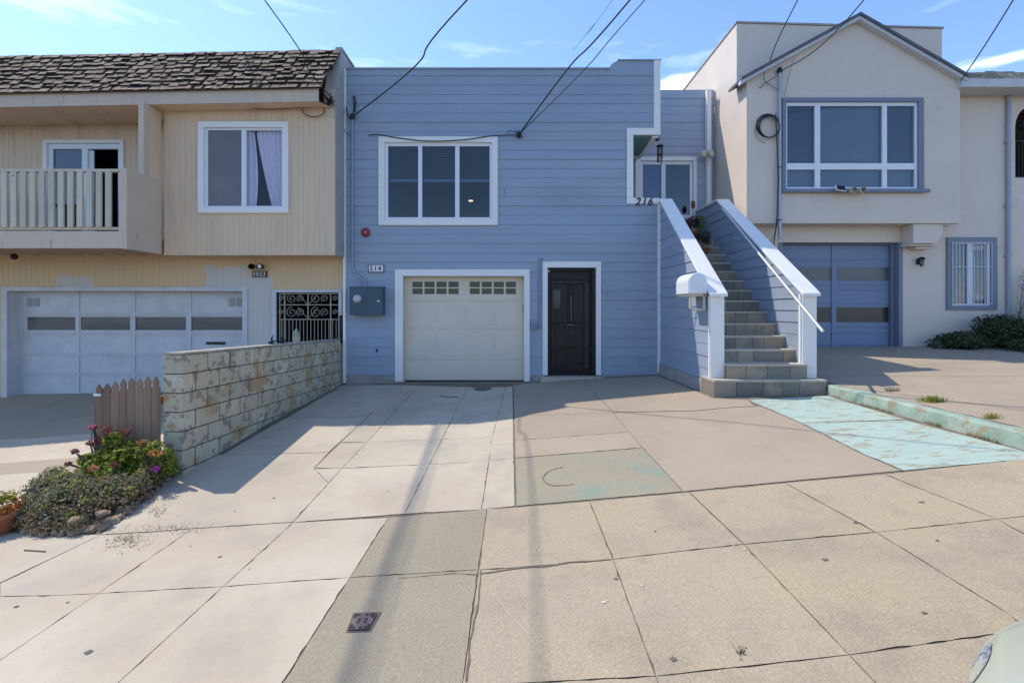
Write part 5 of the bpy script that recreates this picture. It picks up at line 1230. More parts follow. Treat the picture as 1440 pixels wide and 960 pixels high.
# ================================================================== PLANTS
def leaf(mb, c, n_, s, t, m=0, asp=.55):
    n_ = n_.normalized(); a = n_.orthogonal().normalized(); a = Matrix.Rotation(random.uniform(0, 6.28), 3, n_) @ a; b_ = n_.cross(a)
    L_, W2 = s, s*asp
    mb.face([c-a*L_*.5, c-b_*W2*.5+n_*s*.10, c+a*L_*.5, c+b_*W2*.5+n_*s*.10], m, t)
def rdir():
    while True:
        v = Vector((random.uniform(-1, 1), random.uniform(-1, 1), random.uniform(-1, 1)))
        if .05 < v.length < 1: return v.normalized()
def clump(mb, c, r, n_, s, m=0, lo=0., hi=1., asp=.55, shell=.5, zs=1.0, up=.3):
    c = Vector(c)
    for _ in range(n_):
        d_ = rdir(); rr = random.uniform(shell, 1)**.6
        p_ = c+Vector((d_.x*r[0]*rr, d_.y*r[1]*rr, d_.z*r[2]*rr))
        nn_ = (d_+Vector((0, 0, up))+rdir()*.7); t_ = lo+(hi-lo)*min(1, max(0, random.gauss(.5, .25)))
        leaf(mb, p_, nn_, s*random.uniform(.6, 1.3), t_, m, asp)
def stems(mb, base, tips, r=.006, m=0):
    for tip in tips:
        mid = base.lerp(tip, .5)+Vector((random.uniform(-.04, .04), random.uniform(-.04, .04), .02)); mb.tube([base, mid, tip], [r, r*.8, r*.4], 5, m)

def zg_(x_, y_): return gh(x_, y_)
# soil bed (triangle between wall end and sidewalk)
q = MB()
bed = [G(18, 750), G(90, 757), G(150, 745), G(205, 708), G(252, 668)]
bedp = [(p_.x, p_.y) for p_ in bed] + [(-3.72, 5.0), (-4.5, 5.0), (-4.75, 4.5), (-4.75, 4.2)]
cxb = sum(p_[0] for p_ in bedp)/len(bedp); cyb = sum(p_[1] for p_ in bedp)/len(bedp)
for k in range(len(bedp)):
    a_, b_ = bedp[k], bedp[(k+1) % len(bedp)]
    for j in range(5):
        f0, f1 = j/5, (j+1)/5
        def L3(p_, f_): x_ = p_[0]+(cxb-p_[0])*f_; y_ = p_[1]+(cyb-p_[1])*f_; return (x_, y_, zg_(x_, y_)-.02+.19*math.sin(f_*1.57))
        q.face([L3(a_, f0), L3(b_, f0), L3(b_, f1), L3(a_, f1)] if f1 < 1 else [L3(a_, f0), L3(b_, f0), L3(b_, f1)], 0, .5, True)
struct('planting_bed', q, M['soil'], label='mounded soil bed at the end of the block wall')
# rock edging: each rock a thing
edge = [G(28, 748), G(60, 757), G(100, 757), G(140, 748), G(170, 728), G(200, 706), G(228, 684), G(250, 665)]
rk = []
def rock(c, r, nm_label):
    bm = bmesh.new(); bmesh.ops.create_icosphere(bm, subdivisions=3, radius=1)
    sd_ = Vector((random.uniform(0, 50), random.uniform(0, 50), 0)); q = MB(); sx, sy, sz = random.uniform(.8, 1.3), random.uniform(.8, 1.2), random.uniform(.6, .9)
    for v in bm.verts:
        k_ = 1+.55*noise.noise(v.co*1.4+sd_)+.30*noise.noise(v.co*3.5+sd_)+.14*noise.noise(v.co*9+sd_); v.co = Vector((v.co.x*sx, v.co.y*sy, v.co.z*sz))*k_*r
    t_ = random.random(); q.faces([v.co+Vector(c) for v in bm.verts], [[v.index for v in f.verts] for f in bm.faces], 0, t_, False); bm.free()
    return tag(obj('rock', q, M['rock']), nm_label, 'rock', 'rocks edging the planting bed')
ORD = 'first second third fourth fifth sixth seventh eighth ninth tenth eleventh twelfth thirteenth fourteenth fifteenth sixteenth seventeenth eighteenth nineteenth twentieth'.split()
i_ = 0; up_ = 0
for (pa_, pb_) in zip(edge, edge[1:]):
    for f_ in (.0, .33, .66):
        if i_ >= 20: break
        p_ = pa_.lerp(pb_, f_); r_ = random.uniform(.030, .052)*(1 if i_ < 14 else .8)
        rock((p_.x-.02+random.uniform(-.02, .02), p_.y+.05+random.uniform(-.02, .02), zg_(p_.x, p_.y)+r_*.5), r_, 'tan rough rock, %s from the left in the bottom row of the bed edging' % ORD[i_])
        if i_ % 3 == 0:
            rock((p_.x-.05, p_.y+.09, zg_(p_.x, p_.y)+.10+random.uniform(0, .03)), random.uniform(.035, .055), 'tan rough rock, %s from the left in the upper row of the bed edging' % ORD[up_]); up_ += 1
        i_ += 1
# grey-green ground cover
q = MB(); spots = []
for k in range(340):
    f_ = random.random(); a_ = edge[0].lerp(edge[1], f_*3) if f_ < .33 else (edge[1].lerp(edge[4], (f_-.33)*3) if f_ < .66 else edge[4].lerp(edge[7], (f_-.66)*3))
    lat = random.uniform(.02, .62)*(1-.6*f_); x_, y_ = a_.x-.04-lat*.30+random.uniform(-.04, .04), a_.y+.03+lat*.85
    hgt = .06+(.25-.14*f_)*math.sin(min(1, lat/.34)*1.57)+.05*noise.noise(Vector((x_*5, y_*5, 0)))
    spots.append((x_, y_, zg_(x_, y_)+hgt, f_, lat))
for x_, y_, z_, f_, lat in spots:
    dry = random.random() < (.12+.6*f_+(.35 if lat < .12 else 0)); clump(q, (x_, y_, z_), (.075, .075, .06), 60, .029, 1 if dry else 0, 0, 1, .5, .5)
for k in range(40):
    x_, y_, z_, f_, lat = random.choice(spots); clump(q, (x_, y_, z_+.03), (.05, .05, .04), 30, .03, 2, .3, 1, .6, .4)
for k in range(90):
    p_ = edge[0].lerp(edge[2], random.random()) if k < 30 else edge[2].lerp(edge[7], random.random()); clump(q, (p_.x-.02, p_.y+.05, zg_(p_.x, p_.y)+.04+random.uniform(0, .08)), (.07, .05, .045), 36, .02, 1 if random.random() < .5 else 0, 0, .8, .45, .4)
tag(obj('ground_cover', q, [M['leaf_grey'], M['leaf_dry'], M['leaf_green']]), 'dense grey-green succulent cushion spilling over the rocks', 'ground cover', kind='stuff')
# red-topped geranium shrub
def bush(name, label, cat, base, blobs, group=None, leafmats=None, stem_r=.008):
    th = thing(name, base, label, cat, group); q = MB(); qs = MB(); b0 = Vector(base)
    for (c_, r_, n_, s_, m_, lo, hi) in blobs:
        c_ = Vector(c_); clump(q, c_, r_, n_, s_, m_, lo, hi, .7, .35)
        stems(qs, b0+Vector((random.uniform(-.04, .04), random.uniform(-.04, .04), 0)), [c_+Vector((random.uniform(-r_[0], r_[0])*.6, random.uniform(-r_[1], r_[1])*.6, random.uniform(-r_[2], r_[2])*.6)) for _ in range(5)], stem_r)
    obj('foliage', q, leafmats, th); obj('stems', qs, M['stem'], th); return th
Zp = 4.75
def pb(x_, y_, Z=Zp): return P(x_, y_, Z)
bl = []
rng_ = random.Random(3)
for (x_, y_, r_) in ((130, 660, .12), (150, 640, .12), (165, 655, .13), (178, 630, .10), (145, 676, .13), (172, 680, .13), (155, 660, .12), (135, 680, .12), (170, 640, .11), (186, 662, .09), (120, 664, .11), (158, 690, .12), (122, 646, .08), (160, 618, .09), (182, 650, .09), (112, 672, .10)):
    bl.append((pb(x_, y_, Zp+rng_.uniform(-.15, .15)), (r_, r_, r_*.8), 200, .043, 0, .1, 1))
for (x_, y_, r_) in ((140, 618, .07), (160, 610, .07), (178, 606, .05), (128, 622, .05), (132, 600, .035), (105, 634, .035), (96, 652, .035), (88, 665, .04), (150, 604, .05)):
    bl.append((pb(x_, y_, Zp+rng_.uniform(-.1, .1)), (r_, r_, r_*.7), 70, .026, 1, 0, 1))
bush('geranium_shrub', 'leafy green shrub with red-tipped crown before the picket fence', 'shrub', (pb(150, 700).x, Zp, zg_(pb(150, 700).x, Zp)+.05), bl, leafmats=[M['leaf_green'], M['leaf_red']])
bl = []
for (x_, y_, r_) in ((200, 635, .10), (218, 628, .09), (208, 655, .11), (228, 648, .09), (192, 650, .08), (240, 658, .08), (215, 674, .10), (236, 636, .06), (224, 645, .10), (200, 668, .10), (240, 645, .07)):
    bl.append((pb(x_, y_, 4.72), (r_, r_, r_*.8), 190, .028, 0, .3, 1))
bl.append((pb(219, 637, 4.6), (.09, .06, .03), 80, .026, 1, 0, 1)); bl.append((pb(200, 622, 4.7), (.06, .05, .03), 40, .026, 1, .4, 1))
bush('jade_shrub', 'rounded bright green shrub with orange tips against the block wall end', 'shrub', (pb(218, 690).x, 4.72, zg_(pb(218, 690).x, 4.72)+.03), bl, leafmats=[M['leaf_green'], M['leaf_orange']])
def flower(x_, y_, Z, r_, mt, lb):
    c_ = pb(x_, y_, Z); gz = zg_(c_.x, c_.y); th = thing('flower', (c_.x, c_.y, gz), lb, 'flower', 'flowers in the planting bed')
    q = MB(); clump(q, c_, (r_, r_, r_*.7), 46, r_*.75, 0, 0, 1, .8, .4); obj('petals', q, mt, th)
    q = MB(); q.tube([(c_.x, c_.y, gz+.02), c_], .004, 5); obj('stem', q, M['stem'], th)
flower(219, 659, 4.56, .035, M['magenta'], 'bright magenta flower at the front of the rounded green shrub')
flower(131, 658, 4.42, .040, leaf_mat('salmon_petals', [(0, (.55, .16, .08)), (1, (.75, .34, .22))]), 'salmon pink flower low in the red-topped shrub')
flower(160, 652, 4.40, .030, M['leaf_red'], 'dull red flower in the middle of the red-topped shrub')
flower(129, 600, 4.70, .030, M['pink'], 'pink bloom on the tallest shoot beside the fence')
# terracotta pot at the very left
c_ = G(2, 748); pot = thing('terracotta_pot', (c_.x, c_.y, zg_(c_.x, c_.y)), 'terracotta pot with orange-tipped succulent at the left edge', 'potted plant')
z0_ = zg_(c_.x, c_.y)
q = MB(); q.lathe((c_.x, c_.y, z0_), [(.001, 0), (.09, 0), (.13, .14), (.143, .14), (.145, .18), (.13, .18), (.12, .15), (.001, .145)], 24); obj('pot', q, M['terracotta'], pot)
q = MB(); clump(q, (c_.x, c_.y, z0_+.24), (.16, .14, .08), 260, .045, 0, 0, 1, .6, .3); clump(q, (c_.x+.02, c_.y, z0_+.30), (.10, .1, .05), 70, .04, 1, 0, 1, .6, .3); obj('foliage', q, [M['leaf_orange'], M['leaf_green']], pot)
# litter on the concrete
q = MB()
def litter(x0, x1, y0, y1, n_, s=.010):
    for _ in range(n_):
        x_, y_ = random.gauss((x0+x1)/2, (x1-x0)/4), random.gauss((y0+y1)/2, (y1-y0)/4); p_ = G(x_, y_); leaf(q, Vector((p_.x, p_.y, zg_(p_.x, p_.y)+.006)), Vector((random.uniform(-.3, .3), random.uniform(-.3, .3), 1)), s*random.uniform(.5, 2), random.random(), 0, .4)
litter(140, 225, 742, 775, 300, .010); litter(150, 200, 750, 770, 90, .014); litter(190, 300, 736, 752, 260); litter(205, 235, 712, 727, 90, .012); litter(140, 420, 700, 800, 60, .007); litter(190, 260, 680, 740, 80, .008)
litter(600, 660, 553, 562, 30, .02)
tag(obj('leaf_litter', q, M['litter']), 'scattered dry leaf crumbs on the pale concrete by the bed', 'leaf litter', kind='stuff')
q = MB(); a_ = G(34, 774); b_ = G(64, 776); q.tube([(a_.x, a_.y, zg_(a_.x, a_.y)+.006), (b_.x, b_.y, zg_(b_.x, b_.y)+.006)], .004, 5); tag(obj('twig', q, M['stem']), 'thin brown twig lying on the concrete at the left edge', 'twig')
# weeds
def weed(x_, y_, r_, n_, lb, mt='leaf_green', hgt=.05):
    p_ = G(x_, y_); q = MB(); z_ = zg_(p_.x, p_.y)
    for _ in range(n_):
        a_ = random.uniform(0, 6.28); rr = random.uniform(0, r_); b0 = Vector((p_.x+rr*math.cos(a_)*1.6, p_.y+rr*math.sin(a_)*.6, z_)); tip = b0+Vector((random.uniform(-.05, .05), random.uniform(-.03, .03), random.uniform(.3, 1)*hgt)); sd_ = Vector((.004, 0, 0))
        q.face([b0-sd_, b0+sd_, tip], 0, random.random())
        leaf(q, tip, rdir()+Vector((0, 0, .6)), .018, random.random(), 0)
    tag(obj('weed', q, M[mt]), lb, 'weed', 'weeds in the concrete')
weed(1313, 565, .11, 220, 'largest weed tuft on the neighbour drive behind the mint kerb', hgt=.07)
weed(1395, 588, .06, 70, 'sparse weed tuft behind the kerb at the right edge')
weed(1254, 550, .06, 70, 'small dry weed tuft on the drive near the stair shadow', 'leaf_grey')
weed(1042, 919, .012, 9, 'tiny weed sprig in the foreground sidewalk panel', 'leaf_grey', .03)
q = MB()
for k in range(500):
    f_ = random.random()**.8; y_ = 6.5-f_*2.3; b0 = Vector((4.43+random.uniform(-.02, .0), y_, gh(4.4, y_))); tip = b0+Vector((random.uniform(-.05, .01), random.uniform(-.02, .02), random.uniform(.01, .05)))
    if noise.noise(Vector((y_*2.2, 0, 3))) > -.05: q.face([b0-Vector((0, .004, 0)), b0+Vector((0, .004, 0)), tip], 0, random.random())
tag(obj('dry_grass', q, leaf_mat('dry_grass_blades', [(0, (.12, .13, .04)), (1, (.36, .30, .14))], .2)), 'thin dry grass growing along the foot of the mint kerb', 'grass', kind='stuff')
# potted plants on the stairs
def potted(name, c_, r_, hp, label, blobs, mts, cat='potted plant'):
    th = thing(name, c_, label, cat); q = MB(); q.lathe(c_, [(.001, 0), (r_*.7, 0), (r_*.95, hp*.8), (r_*1.05, hp*.8), (r_*1.05, hp), (r_*.9, hp), (r_*.85, hp*.9), (.001, hp*.88)], 20); obj('pot', q, M['terracotta'], th)
    q = MB(); qs = MB()
    for (o_, rr, n_, s_, m_) in blobs:
        cc = Vector(c_)+Vector(o_); clump(q, cc, rr, n_, s_, m_, 0, 1, .6, .3); stems(qs, Vector(c_)+Vector((0, 0, hp*.9)), [cc, cc+Vector((rr[0]*.4, 0, 0)), cc-Vector((rr[0]*.4, 0, 0))], .005)
    obj('foliage', q, mts, th); obj('stems', qs, M['stem'], th); return th
potted('potted_shrub', (3.86, 9.50, 1.07), .12, .15, 'green bushy plant in a small terracotta pot on the upper step', [((.0, 0, .38), (.17, .15, .14), 420, .04, 0), ((.1, .02, .28), (.10, .1, .08), 150, .035, 0)], [M['leaf_dark']])
potted('potted_coleus', (3.83, 10.08, 1.45), .16, .20, 'red-brown leafy plant in a terracotta pot on the landing', [((-.02, 0, .36), (.22, .18, .12), 420, .05, 0), ((.1, 0, .46), (.12, .12, .08), 120, .04, 0)], [leaf_mat('maroon_leaves', [(0, (.04, .012, .012)), (.6, (.13, .03, .025)), (1, (.22, .07, .04))])])
potted('potted_fern', (4.08, 10.25, 1.45), .10, .14, 'tall loose green plant behind the other pots on the landing', [((.02, 0, .42), (.12, .12, .22), 240, .045, 0)], [M['leaf_green']])
potted('potted_cactus', (4.15, 10.75, 2.28), .05, .09, 'small dark cactus pot on the end of the white wall cap', [((0, 0, .13), (.05, .05, .06), 90, .03, 0)], [M['leaf_dark']])
# shrubs at the far right: each its own crown
def shrub(base, blobs, label, mts, group='shrubs under the barred window'):
    return bush('low_shrub', label, 'shrub', base, blobs, group, mts, .010)
def sb(cx0, y0, rx, h_, n_, s_=.035):
    z_ = zg_(cx0, y0); return [((cx0+random.uniform(-rx, rx)*.6, y0+random.uniform(-.2, .2), z_+h_*random.uniform(.25, .95)), (rx*.55, .28, h_*.42), int(n_*1.5), s_*1.35, 0, 0, 1) for _ in range(10)]
shrub((8.95, 9.35, zg_(8.95, 9.35)), sb(8.95, 9.35, .55, .28, 260), 'lowest spreading dark shrub at the left end of the right-hand bed', [M['leaf_dark']])
shrub((9.75, 9.3, zg_(9.75, 9.3)), sb(9.75, 9.3, .6, .55, 420), 'mounded dark shrub directly under the barred window', [M['leaf_dark']])
shrub((10.7, 9.1, zg_(10.7, 9.1)), sb(10.7, 9.1, .7, .8, 520), 'tallest dark shrub at the right edge beside the downpipe', [M['leaf_dark']])
shrub((10.0, 8.75, zg_(10.0, 8.75)), sb(10.0, 8.75, .8, .22, 300), 'flat dark shrub in front of the mounded one', [M['leaf_dark']])
shrub((11.1, 8.5, zg_(11.1, 8.5)), sb(11.1, 8.5, .8, .35, 300), 'low dark shrub at the right edge of the bed', [M['leaf_dark']])
q = MB(); qs = MB(); vb0 = Vector((10.55, 9.6, -.75))
for k in range(16):
    p_ = vb0+Vector((random.uniform(-.25, .5), 0, 0)); pts = [p_]; 
    for j in range(7): p_ = p_+Vector((random.uniform(-.07, .08), random.uniform(-.03, .03), random.uniform(.14, .26))); pts.append(p_)
    qs.tube(pts, [.006]*4+[.004]*4, 5)
    for p2 in pts[1:]: clump(q, p2, (.09, .06, .08), 16, .03, 0, 0, 1, .5, .2)
vn = thing('climbing_vine', tuple(vb0), 'half-bare climbing vine on the cream wall by the downpipe', 'vine'); obj('foliage', q, M['leaf_dark'], vn); obj('stems', qs, M['stem'], vn)

# ================================================================== COVERS IN THE PAVING
p_ = [G(486, 889.5), G(521, 888), G(537, 860.5), G(497, 861.5)]
cv = thing('utility_cover', (p_[0].x+.12, p_[0].y, gh(p_[0].x, p_[0].y)), 'small purple-brown iron utility cover with holes in the sidewalk', 'utility cover')
def quadpt(u, v): return p_[0].lerp(p_[1], u).lerp(p_[3].lerp(p_[2], u), v)
def qq(mb, u0, u1, v0, v1, lift, m=0):
    ps = [quadpt(u0, v0), quadpt(u1, v0), quadpt(u1, v1), quadpt(u0, v1)]; mb.face([(a.x, a.y, gh(a.x, a.y)+lift) for a in ps], m)
q = MB(); qq(q, 0, 1, 0, 1, .003); obj('cover_frame', q, mat('dark_cover_frame', (.10, .085, .07), (.16, .13, .11), 20, rough=.8), cv)
q = MB(); qq(q, .05, .90, .06, .88, .0055); obj('cover_gap', q, M['black_metal'], cv)
q = MB(); qq(q, .07, .87, .09, .86, .008)
for (u, v) in ((.14, .17), (.25, .17), (.14, .29), (.52, .17), (.70, .17), (.80, .17), (.79, .28), (.34, .44), (.34, .58), (.60, .44), (.60, .58), (.14, .72), (.14, .82), (.25, .82), (.55, .82), (.70, .82), (.79, .82), (.79, .7)):
    c_ = quadpt(u, v); q.face([(c_.x+.0085*math.cos(a_), c_.y+.0085*math.sin(a_), gh(c_.x, c_.y)+.0105) for a_ in [R(45*k) for k in range(8)]], 1)
obj('cover_plate', q, [M['cover'], M['wire']], cv)
c_ = G(679, 546.5); q = MB()
for k in range(24):
    a0, a1 = 2*math.pi*k/24, 2*math.pi*(k+1)/24; f3 = lambda a, r: (c_.x+r*math.cos(a), c_.y+r*math.sin(a), gh(c_.x, c_.y)+.008)
    q.face([(c_.x, c_.y, gh(c_.x, c_.y)+.010), f3(a0, .15), f3(a1, .15)]); q.face([f3(a0, .15), f3(a0, .17), f3(a1, .17), f3(a1, .15)])
tag(obj('drain_cover', q, M['cover']), 'round dark drain cover in front of the cream garage door', 'drain cover')

# ================================================================== WIRES AND POLES
def pole(x_, y_, top, lb):
    zb4 = gh(max(-13, min(13, x_)), y_) if y_ > 1.7 else rz(x_)
    th = thing('utility_pole', (x_, y_, zb4), lb, 'utility pole', 'utility poles'); q = MB(); q.tube([(x_, y_, zb4), (x_, y_, (zb4+top)/2), (x_, y_, top)], [.16, .14, .11], 14); obj('mast', q, M['pole'], th)
    q = MB(); q.box(x_-1.1, x_+1.1, y_+.11, y_+.21, top-.9, top-.78); obj('crossarm', q, M['pole'], th)
PR, PL_ = Vector((5.3, 2.0, 0)), Vector((-6.61, 2.0, 0))
pole(5.3, 2.0, 9.0, 'wooden utility pole on the sidewalk right of the camera'); pole(-6.61, 2.0, 9.0, 'wooden utility pole on the sidewalk left of the camera')
pole(-16, 10.6, 8.6, 'wooden utility pole beyond the left end of the row'); pole(16.5, 10.6, 8.6, 'wooden utility pole beyond the right end of the row')
def cable(pts, r_, lb, cat='wire', mt='wire', group='overhead service wires', name='overhead_wire', sub=10):
    pts = [Vector(p_) for p_ in pts]; out = []
    for i in range(len(pts)-1):
        p0_ = pts[max(i-1, 0)]; p1_, p2_ = pts[i], pts[i+1]; p3_ = pts[min(i+2, len(pts)-1)]
        for k in range(sub):
            t_ = k/sub; out.append(.5*((2*p1_)+(p2_-p0_)*t_+(2*p0_-5*p1_+4*p2_-p3_)*t_*t_+(3*p1_-p0_-3*p2_+p3_)*t_**3))
    out.append(pts[-1]); q = MB(); q.tube(out, r_, 6); return tag(obj(name, q, M[mt]), lb, cat, group)
def svc(ax, ay, AY, tx, ty, pole_, sag, r_, lb, mid=None, mt='wire'):
    A_ = P(ax, ay, AY); u, v = (tx-CX)/F, (CY-ty)/F
    k_ = (pole_.x-A_.x)/(pole_.y-A_.y)            # plan slope dX/dY
    Yt = (A_.x-k_*A_.y)/(u-k_); T_ = Vector((u*Yt, Yt, v*Yt))
    pts = [A_]
    if mid: 
        um = (mid[0]-CX)/F; Ym = (A_.x-k_*A_.y)/(um-k_); pts.append(Vector((um*Ym, Ym, (CY-mid[1])/F*Ym)))
    pts.append(T_); d_ = T_-A_; f_ = (A_.y-pole_.y)/(A_.y-Yt); E_ = A_+d_*f_; E_.z = min(max(E_.z, 6.6), 8.8); E_.x, E_.y = pole_.x, pole_.y
    pts.append(E_); return cable(pts, r_, lb, mt=mt)
svc(468, 141, 8.28, 372, 0, PL_, 0, .0095, 'service wire from upper left down to the corner of the mansard roof', mid=(430, 92))
svc(498, 163, YF-.08, 657, 0, PR, 0, .013, 'service wire rising from the blue conduit head over the picture top', mid=(585, 92))
svc(731, 188, YF-.05, 886, 0, PR, 0, .014, 'thicker wire rising from the bracket right of the three-pane window', mid=(800, 95))
svc(733, 186, YF-.05, 907, 0, PR, 0, .008, 'thinner wire rising beside the thick one above the blue siding', mid=(822, 98))
svc(1082, 98, Y1-.06, 1122, 0, PR, 0, .010, 'wire dropping to the left slope of the cream gable', mid=None)
svc(1100, 100, Y1-.1, 1215, 0, PR, 0, .010, 'wire reaching the black mast head beside the picture window')
svc(1351, 114, Y1-.14, 1425, 0, PR, 0, .010, 'wire ending at the right eave of the cream gable')
cable([P(805, 72, YF-.2), P(835, 35, 8.4), P(862, 0, 7.6), Vector((PR.x, PR.y, 7.9))], .004, 'faint thin wire left of the pair above the blue parapet', mt='wire_light')
cable([P(484, 138, YF+.2), P(500, 126, YF+.3), P(530, 101, YF+.5)], .008, 'short wire lying over the left corner of the blue parapet', mt='wire_light')
cable([P(518, 190.5, YF-.05), P(532, 189.5, YF-.05), P(560, 194, YF-.06), P(600, 198.5, YF-.06), P(650, 197, YF-.06), P(690, 191.5, YF-.05), P(728, 190, YF-.05)], .009, 'slack black cable draped across the top of the three-pane window', group='cables on the facades')
q = MB(); c_ = P(730, 189, YF-.05)
for k in range(9): d_ = rdir()*.10; q.tube([c_-d_*.6, c_+Vector((d_.z, 0, d_.x))*.5, c_+d_], .007, 5)
q.box(c_.x-.03, c_.x+.03, YF-.07, YF-.01, c_.z-.04, c_.z+.03); q.tube([P(712, 190, YF-.06), P(716, 184, YF-.07), P(728, 186, YF-.06)], .006, 5)
tag(obj('wire_bracket', q, M['wire']), 'tangle of black wire ends at the bracket right of the three-pane window', 'wire bracket')
q = MB(); c_ = P(464, 142, 8.7)
for k in range(12): d_ = rdir()*.16; q.tube([c_-d_*.6, c_+Vector((d_.z, 0, d_.x))*.5, c_+d_], .008, 5)
q.box(c_.x-.02, c_.x+.02, 8.70, 8.73, c_.z-.04, c_.z+.03)
tag(obj('wire_bracket', q, M['wire']), 'tangle of wires and insulators under the end of the mansard roof', 'wire bracket')
cable([P(425, 153, YB-.04), P(428, 160, YB-.05), P(440, 164.5, YB-.05), P(455, 160, YB-.05), P(455, 148, YB-.06)], .008, 'cable loop hanging from the yellow soffit beside the window', group='cables on the facades')
cable([P(340, 152, YB-.04), P(380, 154, YB-.04), P(420, 152, YB-.05), P(452, 150, YB-.06)], .007, 'thin cable along the top of the yellow bay wall', mt='wire_light', group='cables on the facades')
cable([P(484, 155, YF-.05), P(483, 177, YF-.05), P(488, 188, YF-.05), P(497, 192, YF-.05)], .006, 'thin cable hooking round the white corner board to the conduit', mt='wire_light', group='cables on the facades')
cable([P(1076, 95, Y1-.1), P(1075, 112, Y1-.05), P(1085, 121, Y1-.05), P(1094, 126, Y1-.06)], .008, 'grey drip loop between the gable slope and the mast', mt='wire_light', group='cables on the facades')
cable([P(1068, 124, Y1-.03), P(1082, 113, Y1-.06), P(1092, 108, Y1-.08)], .010, 'light insulated wire end left of the black mast head', mt='wire_light', group='cables on the facades')
cable([P(1118, 78, Y1-.1), P(1110, 105, Y1-.06), P(1103, 135, Y1-.05)], .005, 'thin grey wire hanging from the gable to the window corner', mt='wire_light', group='cables on the facades')
# unseen strand and cables added above the view; the cables cast the driveway shadow
cable([(-16, 10.6, 8.0), (-6.98, 10.6, 7.78), (0, 10.6, 7.75), (8, 10.6, 7.8), (16.5, 10.6, 8.0)], .008, 'unseen steel strand added above the roofs to carry the shadow-casting cables')
for dx_, r_, lb in ((0, .024, 'heavier unseen cable added high up to cast the driveway shadow'), (.10, .010, 'lighter unseen cable added beside the heavy shadow-casting one')):
    cable([(-6.98+dx_, 10.6, 7.79), (-6.80+dx_, 6.3, 7.76), (-6.61+dx_, 2.0, 8.0)], r_, lb)

# ================================================================== PARKED CAR (only its front corner shows)
cr = thing('parked_car', (3.35, .57, -1.42), 'pale olive-beige car parked at the kerb, front corner in the lower right', 'car')
zroad = lambda x_: rz(x_)
M['car_paint'] = mat('pale_olive_car_paint', (.40, .40, .29), rough=.25, spec=.6); M['car_paint'].node_tree.nodes['Principled BSDF'].inputs['Coat Weight'].default_value = .6
slope = .096
def cp_(x_, y_, z_): return Vector((x_, y_, z_+(-1.545-.17-.03)+slope*(x_-1.1)))   # z above road
W = .87; yc = .60
stn = [(1.03, .42, .34, .60, .40), (1.07, .52, .26, .70, .5), (1.17, .645, .22, .765, .6), (1.33, .765, .20, .79, .66), (1.48, .85, .18, .80, .72), (1.7, .87, .18, .80, .75), (2.3, .88, .18, .86, .78), (2.75, .88, .18, .90, .80), (4.6, .88, .18, .93, .82), (5.1, .87, .2, .92, .80), (5.45, .80, .25, .86, .74), (5.6, .66, .32, .74, .6)]
rings = []
for (x_, hw, zl, zh, tw) in stn:
    prof = [(-hw*.92, zl), (-hw, zl+.15), (-hw, zl+(zh-zl)*.6), (-hw*.985, zh-.04), (-hw*.93, zh-.006), (-hw*.5, zh+.015), (0, zh+.025), (hw*.5, zh+.015), (hw*.93, zh-.006), (hw*.985, zh-.04), (hw, zl+(zh-zl)*.6), (hw, zl+.15), (hw*.92, zl)]
    rings.append([cp_(x_, yc+a_, b_) for a_, b_ in prof])
q = MB(); n_ = len(rings[0]); vs = [v for r_ in rings for v in r_]
fs = [(i*n_+k, i*n_+(k+1) % n_, (i+1)*n_+(k+1) % n_, (i+1)*n_+k) for i in range(len(rings)-1) for k in range(n_)] + [tuple(range(n_)), tuple(range((len(rings)-1)*n_, len(rings)*n_))[::-1]]
q.faces(vs, fs, 0, .5, True); bo = obj('body', q, M['car_paint'], cr, weld=True)
m_ = bo.modifiers.new('sub', 'SUBSURF'); m_.levels = 2; m_.render_levels = 2
q = MB(); gs = [(2.15, .76, .87, .88), (2.75, .70, 1.28, 1.30), (3.3, .66, 1.42, 1.42), (4.2, .66, 1.40, 1.40), (5.0, .74, .93, .93)]
rg = []
for (x_, hw, zt2, _) in gs: rg.append([cp_(x_, yc-.80, .84), cp_(x_, yc-hw, zt2-.03), cp_(x_, yc, zt2), cp_(x_, yc+hw, zt2-.03), cp_(x_, yc+.80, .84)])
vs = [v for r_ in rg for v in r_]; fs = [(i*5+k, i*5+k+1, (i+1)*5+k+1, (i+1)*5+k) for i in range(4) for k in range(4)]
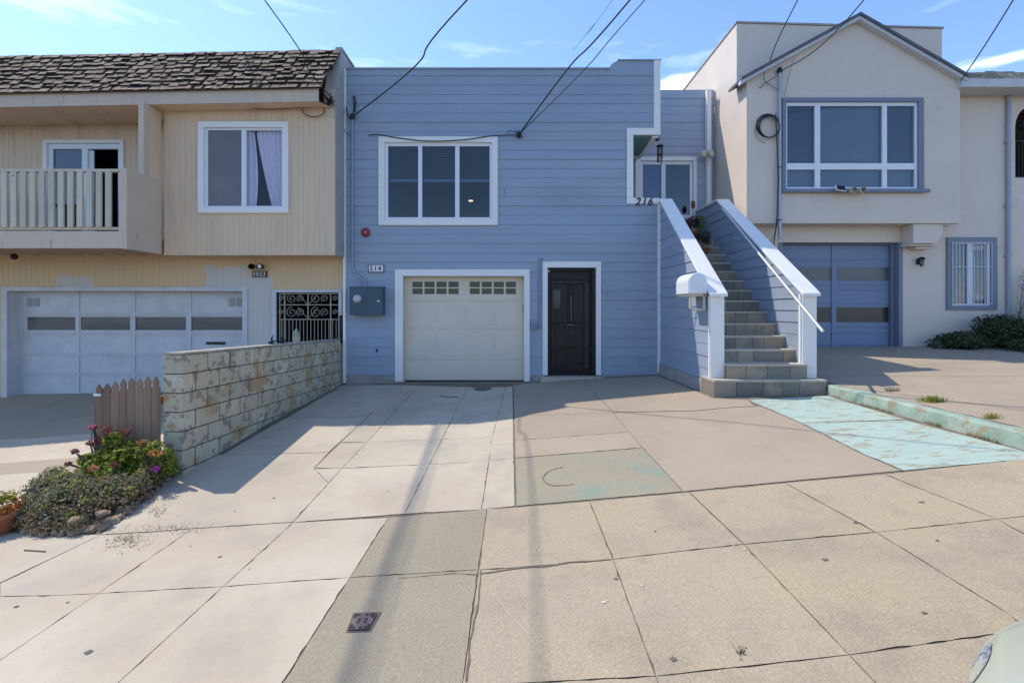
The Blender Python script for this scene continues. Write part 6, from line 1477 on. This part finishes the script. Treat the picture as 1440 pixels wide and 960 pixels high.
q.faces(vs, fs, 0, .5, True); obj('greenhouse', q, mat('car_glass', (.02, .024, .028), rough=.06, spec=.8), cr)
q = MB(); q.faces([v+Vector((0, 0, .008)) for v in (rg[1][1], rg[1][2], rg[1][3], rg[2][3], rg[2][2], rg[2][1], rg[3][3], rg[3][2], rg[3][1])], [(0,1,4,5), (1,2,3,4), (5,4,7,8), (4,3,6,7)], 0, .5, True); obj('car_roof', q, M['car_paint'], cr)
for x_ in (1.85, 4.75):
    for sg in (-1, 1):
        c_ = cp_(x_, yc+sg*.80, .31); q = MB(); q.lathe(c_, [(.20, -.10), (.30, -.10), (.315, -.06), (.315, .06), (.30, .10), (.20, .10)], 28, axis='y'); wl = obj('wheel', q, mat('tyre_rubber', (.02, .02, .02), rough=.9), cr)
        q = MB(); q.lathe(c_+Vector((0, sg*.04, 0)), [(.21, 0), (.18, sg*.04), (.05, sg*.05), (.001, sg*.055)], 20, axis='y'); obj('rim', q, M['galv'], wl)
for sg in (-1, 1):
    q = MB(); a_, b_ = Vector((1.215, yc+sg*.645)), Vector((1.36, yc+sg*.735)); d_ = (b_-a_); n_2 = Vector((-d_.y, d_.x)).normalized()
    for k in range(12):
        f0, f1 = k/12, (k+1)/12; w0, w1 = [.013*math.sin(math.pi*(.12+.86*f))+.002 for f in (f0, f1)]
        p0_, p1_ = a_+d_*f0, a_+d_*f1
        q.face([(v.x, v.y, -.7) for v in (p0_-n_2*w0, p1_-n_2*w1, p1_+n_2*w1, p0_+n_2*w0)], 0)
    ho = obj('headlight', q, mat('headlight_glass', (.62, .65, .70), (.25, .27, .30), 60, rough=.1, metal=.5, spec=.8), cr)
    sw_ = ho.modifiers.new('fit', 'SHRINKWRAP'); sw_.wrap_method = 'PROJECT'; sw_.use_project_z = True; sw_.use_negative_direction = True; sw_.use_positive_direction = False; sw_.target = bo; sw_.offset = .004
q = MB(); q.box(1.06, 1.09, yc-.3, yc+.3, -1.30, -1.22); obj('grille', q, M['black_metal'], cr)
